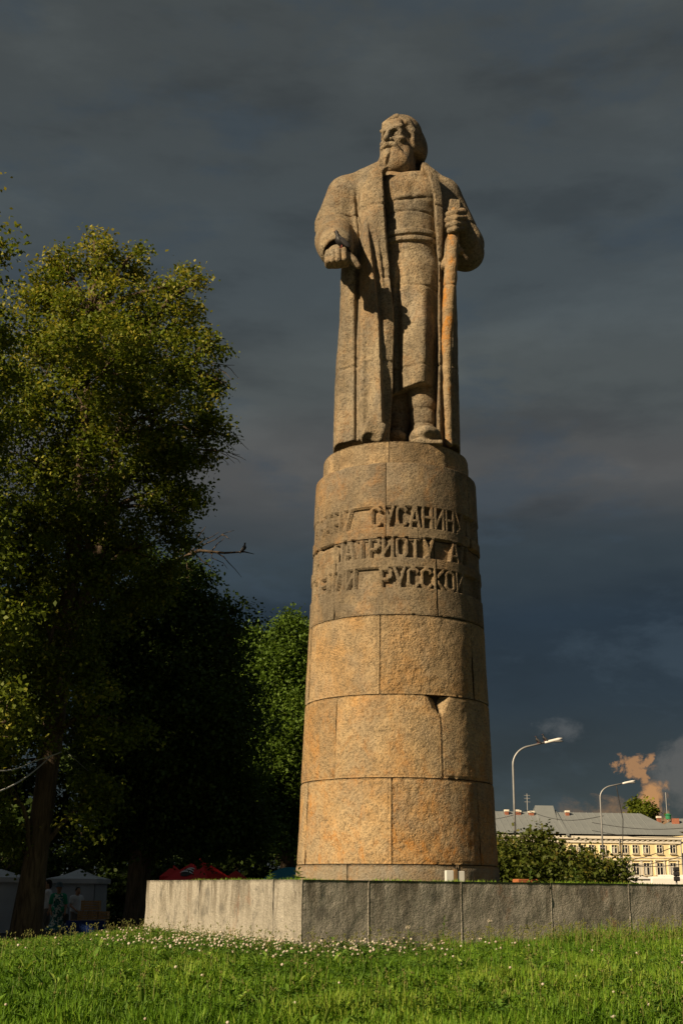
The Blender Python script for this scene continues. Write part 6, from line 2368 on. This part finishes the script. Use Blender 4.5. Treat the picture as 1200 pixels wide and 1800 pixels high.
# chimneys
for k, (px, py0, py1, wpx) in enumerate(((885, 1427, 1440, 6), (903.5, 1427, 1440, 6), (907.5, 1428, 1440, 5), (929, 1429, 1441, 8), (994, 1428, 1444, 6), (1160, 1437, 1447, 6))):
    d_ = ray(px, py1)
    p = hpt(px, py1)
    yb = Dp / 2 - 1.0
    s_ = (218 + yb) / 218
    x_ = p.x * 1.0 + (HI @ (EYE + ray(px, py1) * ((H0.y + yb) / ray(px, py1).y))).x - p.x
    pt_ = HI @ (EYE + ray(px, py0) * ((H0.y + yb) / ray(px, py0).y))
    wm = wpx / 2296 * 225
    ch = MB().box((x_, yb, (pt_.z + ridge_z - 1.5) / 2), (wm, wm, pt_.z - ridge_z + 1.5)).build('chimney', MAT_BRICK, house)
    MB().box((x_, yb, pt_.z + 0.1), (wm * 1.25, wm * 1.25, 0.3)).build('chimney_cap', MAT_TRIM, ch)
tag(house, 'long yellow house with white window frames and grey sheet roof', 'house')
# tv mast on the roof
x_ = (HI @ (EYE + ray(922, 1420) * ((H0.y + 6) / ray(922, 1420).y)))
e = empty('roof_aerial', tuple(HM @ Vector((x_.x, 6, ridge_z - 0.6))))
MB().tube([(0, 0, 0), (0, 0, 3.6)], 0.07, 6).build('mast', MAT_STEEL, e)
for z_ in (2.2, 2.8, 3.3):
    MB().tube([(-0.5, 0, z_), (0.5, 0, z_)], 0.045, 5).build('crossbar', MAT_STEEL, e)
tag(e, 'thin aerial mast on the roof between the brick chimneys', 'aerial')

# ---- second house at the right edge with brick chimney and green cowl
h2 = empty('corner_house', tuple(at(1215, 1500, 232))[:2] + (0,), R(-8))
w2, d2 = 12.0, 12.0
z2 = at(1215, 1462, 232).z
MB().box((0, d2 / 2, z2 / 2), (w2, d2, z2)).build('wall', MAT_YEL, h2)
MB().add([(-w2 / 2 - .5, -.5, z2), (w2 / 2 + .5, -.5, z2), (w2 / 2 + .5, d2 + .5, z2), (-w2 / 2 - .5, d2 + .5, z2), (-2, d2 / 2, z2 + 2.6), (2, d2 / 2, z2 + 2.6)],
         [(0, 1, 5, 4), (1, 2, 5), (2, 3, 4, 5), (3, 0, 4), (3, 2, 1, 0)]).build('roof', MAT_ROOFM, h2)
for (cx, cz) in ((-3.2, 8.6), (0, 8.6), (-3.2, 5.2), (0, 5.2)):
    wd = MB().box((cx, -0.02, cz), (1.0, 0.1, 1.5)).build('window', MAT_GLASS, h2)
    MB().box((cx, -0.06, cz + 0.85), (1.4, 0.12, 0.2)).box((cx, -0.06, cz - 0.85), (1.4, 0.12, 0.2)).build('frame', MAT_TRIM, wd)
c_ = at(1186, 1446, 236)
cl_ = h2.matrix_basis.inverted() @ c_
MB().box((cl_.x, cl_.y, z2 + 1.3), (1.3, 0.9, 2.4)).build('chimney', MAT_BRICK, h2)
MAT_GCOWL = plain('green_cowl', (0.03, 0.22, 0.10), 0.6)
MB().lathe([(0.5, 0), (0.5, 0.6), (0.62, 0.7), (0.2, 1.0)], (cl_.x - 1.2, cl_.y, z2 + 2.4), 10).build('green_cowl', MAT_GCOWL, h2)
MB().tube([(cl_.x - 1.4, cl_.y, z2 + 2), (cl_.x - 1.4, cl_.y, z2 + 7.2)], 0.07, 6).build('mast', MAT_STEEL, h2)
tag(h2, 'partly hidden house at the right edge with brick chimney and green cowl', 'house')

# ---- white kiosk roof and bus in front of the house, just above the wall
MAT_KWHITE = plain('white_panel', (0.78, 0.77, 0.74), 0.5, 0.05)
YK = 150.0
ka, kb = at(1144, 1552, YK), at(1240, 1539, YK)
e = empty('white_trolleybus', ((ka.x + kb.x) / 2, YK, 0))
wk, zk = kb.x - ka.x, at(1180, 1541, YK).z
MB().box((0, 1.3, zk / 2 + 0.2), (wk, 2.5, zk - 0.4), 0, 0.22).build('body', MAT_KWHITE, e)
MB().box((0.4, 0.03, zk * 0.60), (wk * 0.86, 0.02, zk * 0.26)).build('windscreen_strip', MAT_GLASS, e)
MB().box((0.3, 1.3, zk + 0.08), (wk * 0.7, 1.4, 0.28), 0, 0.08).build('roof_box', MAT_KWHITE, e)
for sx in (-0.32, 0.30):
    wh = MB()
    wh.tube([(sx * wk, -0.01, 0.48), (sx * wk, 0.28, 0.48)], 0.48, 16)
    w_ = wh.build('wheel', MAT_DARK, e)
    MB().tube([(sx * wk, -0.03, 0.48), (sx * wk, -0.005, 0.48)], 0.24, 12).build('rim', MAT_GALV, w_)
tag(e, 'white trolleybus roof showing above the right end of the wall', 'bus')
ka, kb = at(1096, 1552, YK - 12), at(1142, 1544, YK - 12)
e = empty('white_kiosk', ((ka.x + kb.x) / 2, YK - 12, 0))
wk, zk = kb.x - ka.x, at(1120, 1545, YK - 12).z
MB().box((0, 1.2, zk / 2), (wk, 2.4, zk), 0, 0.03).build('wall', MAT_KWHITE, e)
MB().add([(-wk / 2 - .2, -.2, zk), (wk / 2 + .2, -.2, zk), (wk / 2 + .2, 2.6, zk), (-wk / 2 - .2, 2.6, zk), (-wk / 4, 1.2, zk + .35), (wk / 4, 1.2, zk + .35)],
         [(0, 1, 5, 4), (1, 2, 5), (2, 3, 4, 5), (3, 0, 4), (3, 2, 1, 0)]).build('roof', MAT_KWHITE, e)
MB().box((0, -0.02, zk * 0.55), (wk * 0.7, 0.03, zk * 0.4)).build('shop_window', MAT_GLASS, e)
tag(e, 'low white kiosk between the hedge and the trolleybus', 'kiosk')

# ---- traffic signal seen from behind
YS = 70.0
p = at(1187, 1535, YS)
e = empty('traffic_signal', (p.x, YS, 0))
zt_ = at(1187, 1524, YS).z
zb2 = at(1187, 1549, YS).z
MB().tube([(0, 0, 0), (0, 0, zt_ - 0.1)], 0.05, 8).build('post', MAT_GALV, e)
for k in range(3):
    z_ = zb2 + (zt_ - zb2) * (k + 0.5) / 3
    s_ = MB().box((0, -0.12, z_), (0.30, 0.20, (zt_ - zb2) / 3 - 0.01), 0, 0.03).build('signal_box', MAT_DARK, e)
    MB().tube([(0, -0.22, z_), (0, -0.36, z_ + 0.02)], 0.10, 10).build('visor', MAT_DARK, s_)
tag(e, 'dark traffic signal at the right edge above the wall', 'traffic signal')

# ---- overhead wires crossing the house front
MAT_WIRE = plain('wire', (0.03, 0.03, 0.032), 0.6, 0.05)
for k, (a_, b_, lab) in enumerate((((1000, 1508, 120), (1240, 1463, 90), 'overhead wire rising steeply across the yellow house front'),
                                   ((1000, 1512, 120), (1240, 1492, 95), 'lower overhead wire crossing between the window rows'),
                                   ((1040, 1460, 130), (1240, 1468, 120), 'overhead wire along the edge of the grey roof'),
                                   ((1040, 1446, 130), (1240, 1452, 120), 'overhead wire across the middle of the grey roof'),
                                   ((1060, 1516, 110), (1240, 1512, 100), 'lowest overhead wire above the ground floor windows'),
                                   ((868, 1440, 140), (925, 1424, 140), 'thin wire from the pedestal side to the aerial mast'),
                                   ((925, 1424, 140), (1060, 1434, 120), 'thin wire from the aerial mast towards the far lamp'))):
    cord('overhead_wire', [a_, b_], lab, 'wire', 0.028, 'overhead wires by the yellow house', MAT_WIRE)
cord('stay_wire', [(1082, 1380, 92), (1094, 1440, 92), (1092, 1545, 92)], 'stay wire hanging from the far lamp arm in front of the house', 'wire', 0.03, None, MAT_WIRE)

# ---- litter on the platform: two white boards with a post, and a brick
MAT_BOARD = plain('white_board', (0.66, 0.68, 0.68), 0.6, 0.06)
MAT_POST = plain('rusty_post', (0.22, 0.14, 0.07), 0.9, 0.2)
q1 = C0 + RD * wall_s(896)
nin = Vector((-RD.y, RD.x))
q_ = q1 + nin * 0.9
e = empty('white_marker', (q_.x, q_.y, PLAT_TOP - 0.03), R(20))
MB().box((-0.068, 0, 0.075), (0.085, 0.05, 0.15), 0, 0.004).build('board', MAT_BOARD, e)
MB().box((0.065, 0.003, 0.072), (0.082, 0.05, 0.144), 0, 0.004).build('board', MAT_BOARD, e)
MB().box((0, -0.012, 0.08), (0.036, 0.04, 0.16), 0, 0.004).build('post', MAT_POST, e)
tag(e, 'two white boards on a rusty post beside the pedestal foot', 'marker')
q_ = C0 + RD * wall_s(985) + nin * 0.55
o = MB().box((0, 0, 0.035), (0.25, 0.12, 0.065), 0, 0.006).build('loose_brick', plain('orange_brick', (0.42, 0.15, 0.06), 0.9, 0.2, 9, bstr=0.3), None, False, (q_.x, q_.y, PLAT_TOP - 0.03))
o.rotation_euler = (0, 0, R(25))
tag(o, 'orange brick lying on top of the wall right of the white boards', 'brick')

# ================================================================== pigeons
MAT_BIRD = plain('pigeon_dark', (0.022, 0.022, 0.026), 0.5, 0.15, 20)
MAT_BIRD2 = plain('pigeon_wing', (0.05, 0.05, 0.055), 0.5, 0.15, 20)
MAT_FOOT = plain('pigeon_foot', (0.30, 0.06, 0.05), 0.6)


def pigeon(loc, rz, label, pitch=0.6, s=1.0):
    e = empty('pigeon', loc, rz)
    rot = Matrix.Rotation(-pitch, 3, 'Y')          # head towards +x, raised
    body = MB()
    sec = []
    n = 10
    prof = [(-0.17, 0.012, 0.006), (-0.10, 0.028, 0.012), (-0.05, 0.045, 0.035), (0.0, 0.058, 0.055), (0.05, 0.056, 0.056), (0.085, 0.042, 0.045), (0.105, 0.028, 0.032), (0.125, 0.026, 0.028), (0.145, 0.027, 0.027), (0.162, 0.018, 0.018), (0.172, 0.004, 0.004)]
    lift = [0, 0, 0, 0, 0, 0.012, 0.03, 0.045, 0.055, 0.055, 0.052]
    vs = []
    for (x_, ry, rz_), lz in zip(prof, lift):
        for i in range(n):
            a = 2 * math.pi * i / n
            vs.append(rot @ Vector((x_ * s, ry * math.cos(a) * s, (rz_ * math.sin(a) + lz) * s)) + Vector((0, 0, 0.085 * s)))
    fs = [(r_ * n + i, r_ * n + (i + 1) % n, (r_ + 1) * n + (i + 1) % n, (r_ + 1) * n + i) for r_ in range(len(prof) - 1) for i in range(n)]
    fs += [tuple(range(n - 1, -1, -1)), tuple(range((len(prof) - 1) * n, len(prof) * n))]
    body.add(vs, fs).build('body', MAT_BIRD, e, True)
    hp = rot @ Vector((0.165 * s, 0, 0.055 * s)) + Vector((0, 0, 0.085 * s))
    MB().tube([hp, hp + Vector((0.028 * s, 0, -0.006 * s))], [0.008 * s, 0.002 * s], 6).build('beak', MAT_FOOT, e)
    for sy in (-1, 1):
        MB().ell(tuple(rot @ Vector((-0.03 * s, 0.045 * s * sy, 0.012 * s)) + Vector((0, 0, 0.085 * s))), (0.105 * s, 0.016 * s, 0.038 * s), 10, 6, rot).build('wing', MAT_BIRD2, e, True)
        MB().tube([(0.0, 0.02 * s * sy, 0.05 * s), (0.005, 0.022 * s * sy, 0.0), (0.035 * s, 0.024 * s * sy, 0.0)], 0.006 * s, 5).build('leg', MAT_FOOT, e)
    return tag(e, label, 'pigeon', 'pigeons')


p = at(600, 437, AY - 1.36)
pigeon(p, R(195), "dark pigeon sitting on the statue's lowered fist", 0.75, 1.15)
p = at(428, 970, Y2)
pigeon(p + Vector((0, 0, 0.0)), R(10), 'dark pigeon perched on the bare branch left of the pedestal', 1.0, 1.1)
for px, py, lab in ((945, 1306.5, 'left one of two birds on the nearer street lamp arm'), (957, 1303, 'right one of two birds on the nearer street lamp arm')):
    p = at(px, py, 66)
    pigeon(p, R(180), lab, 0.8, 1.5)
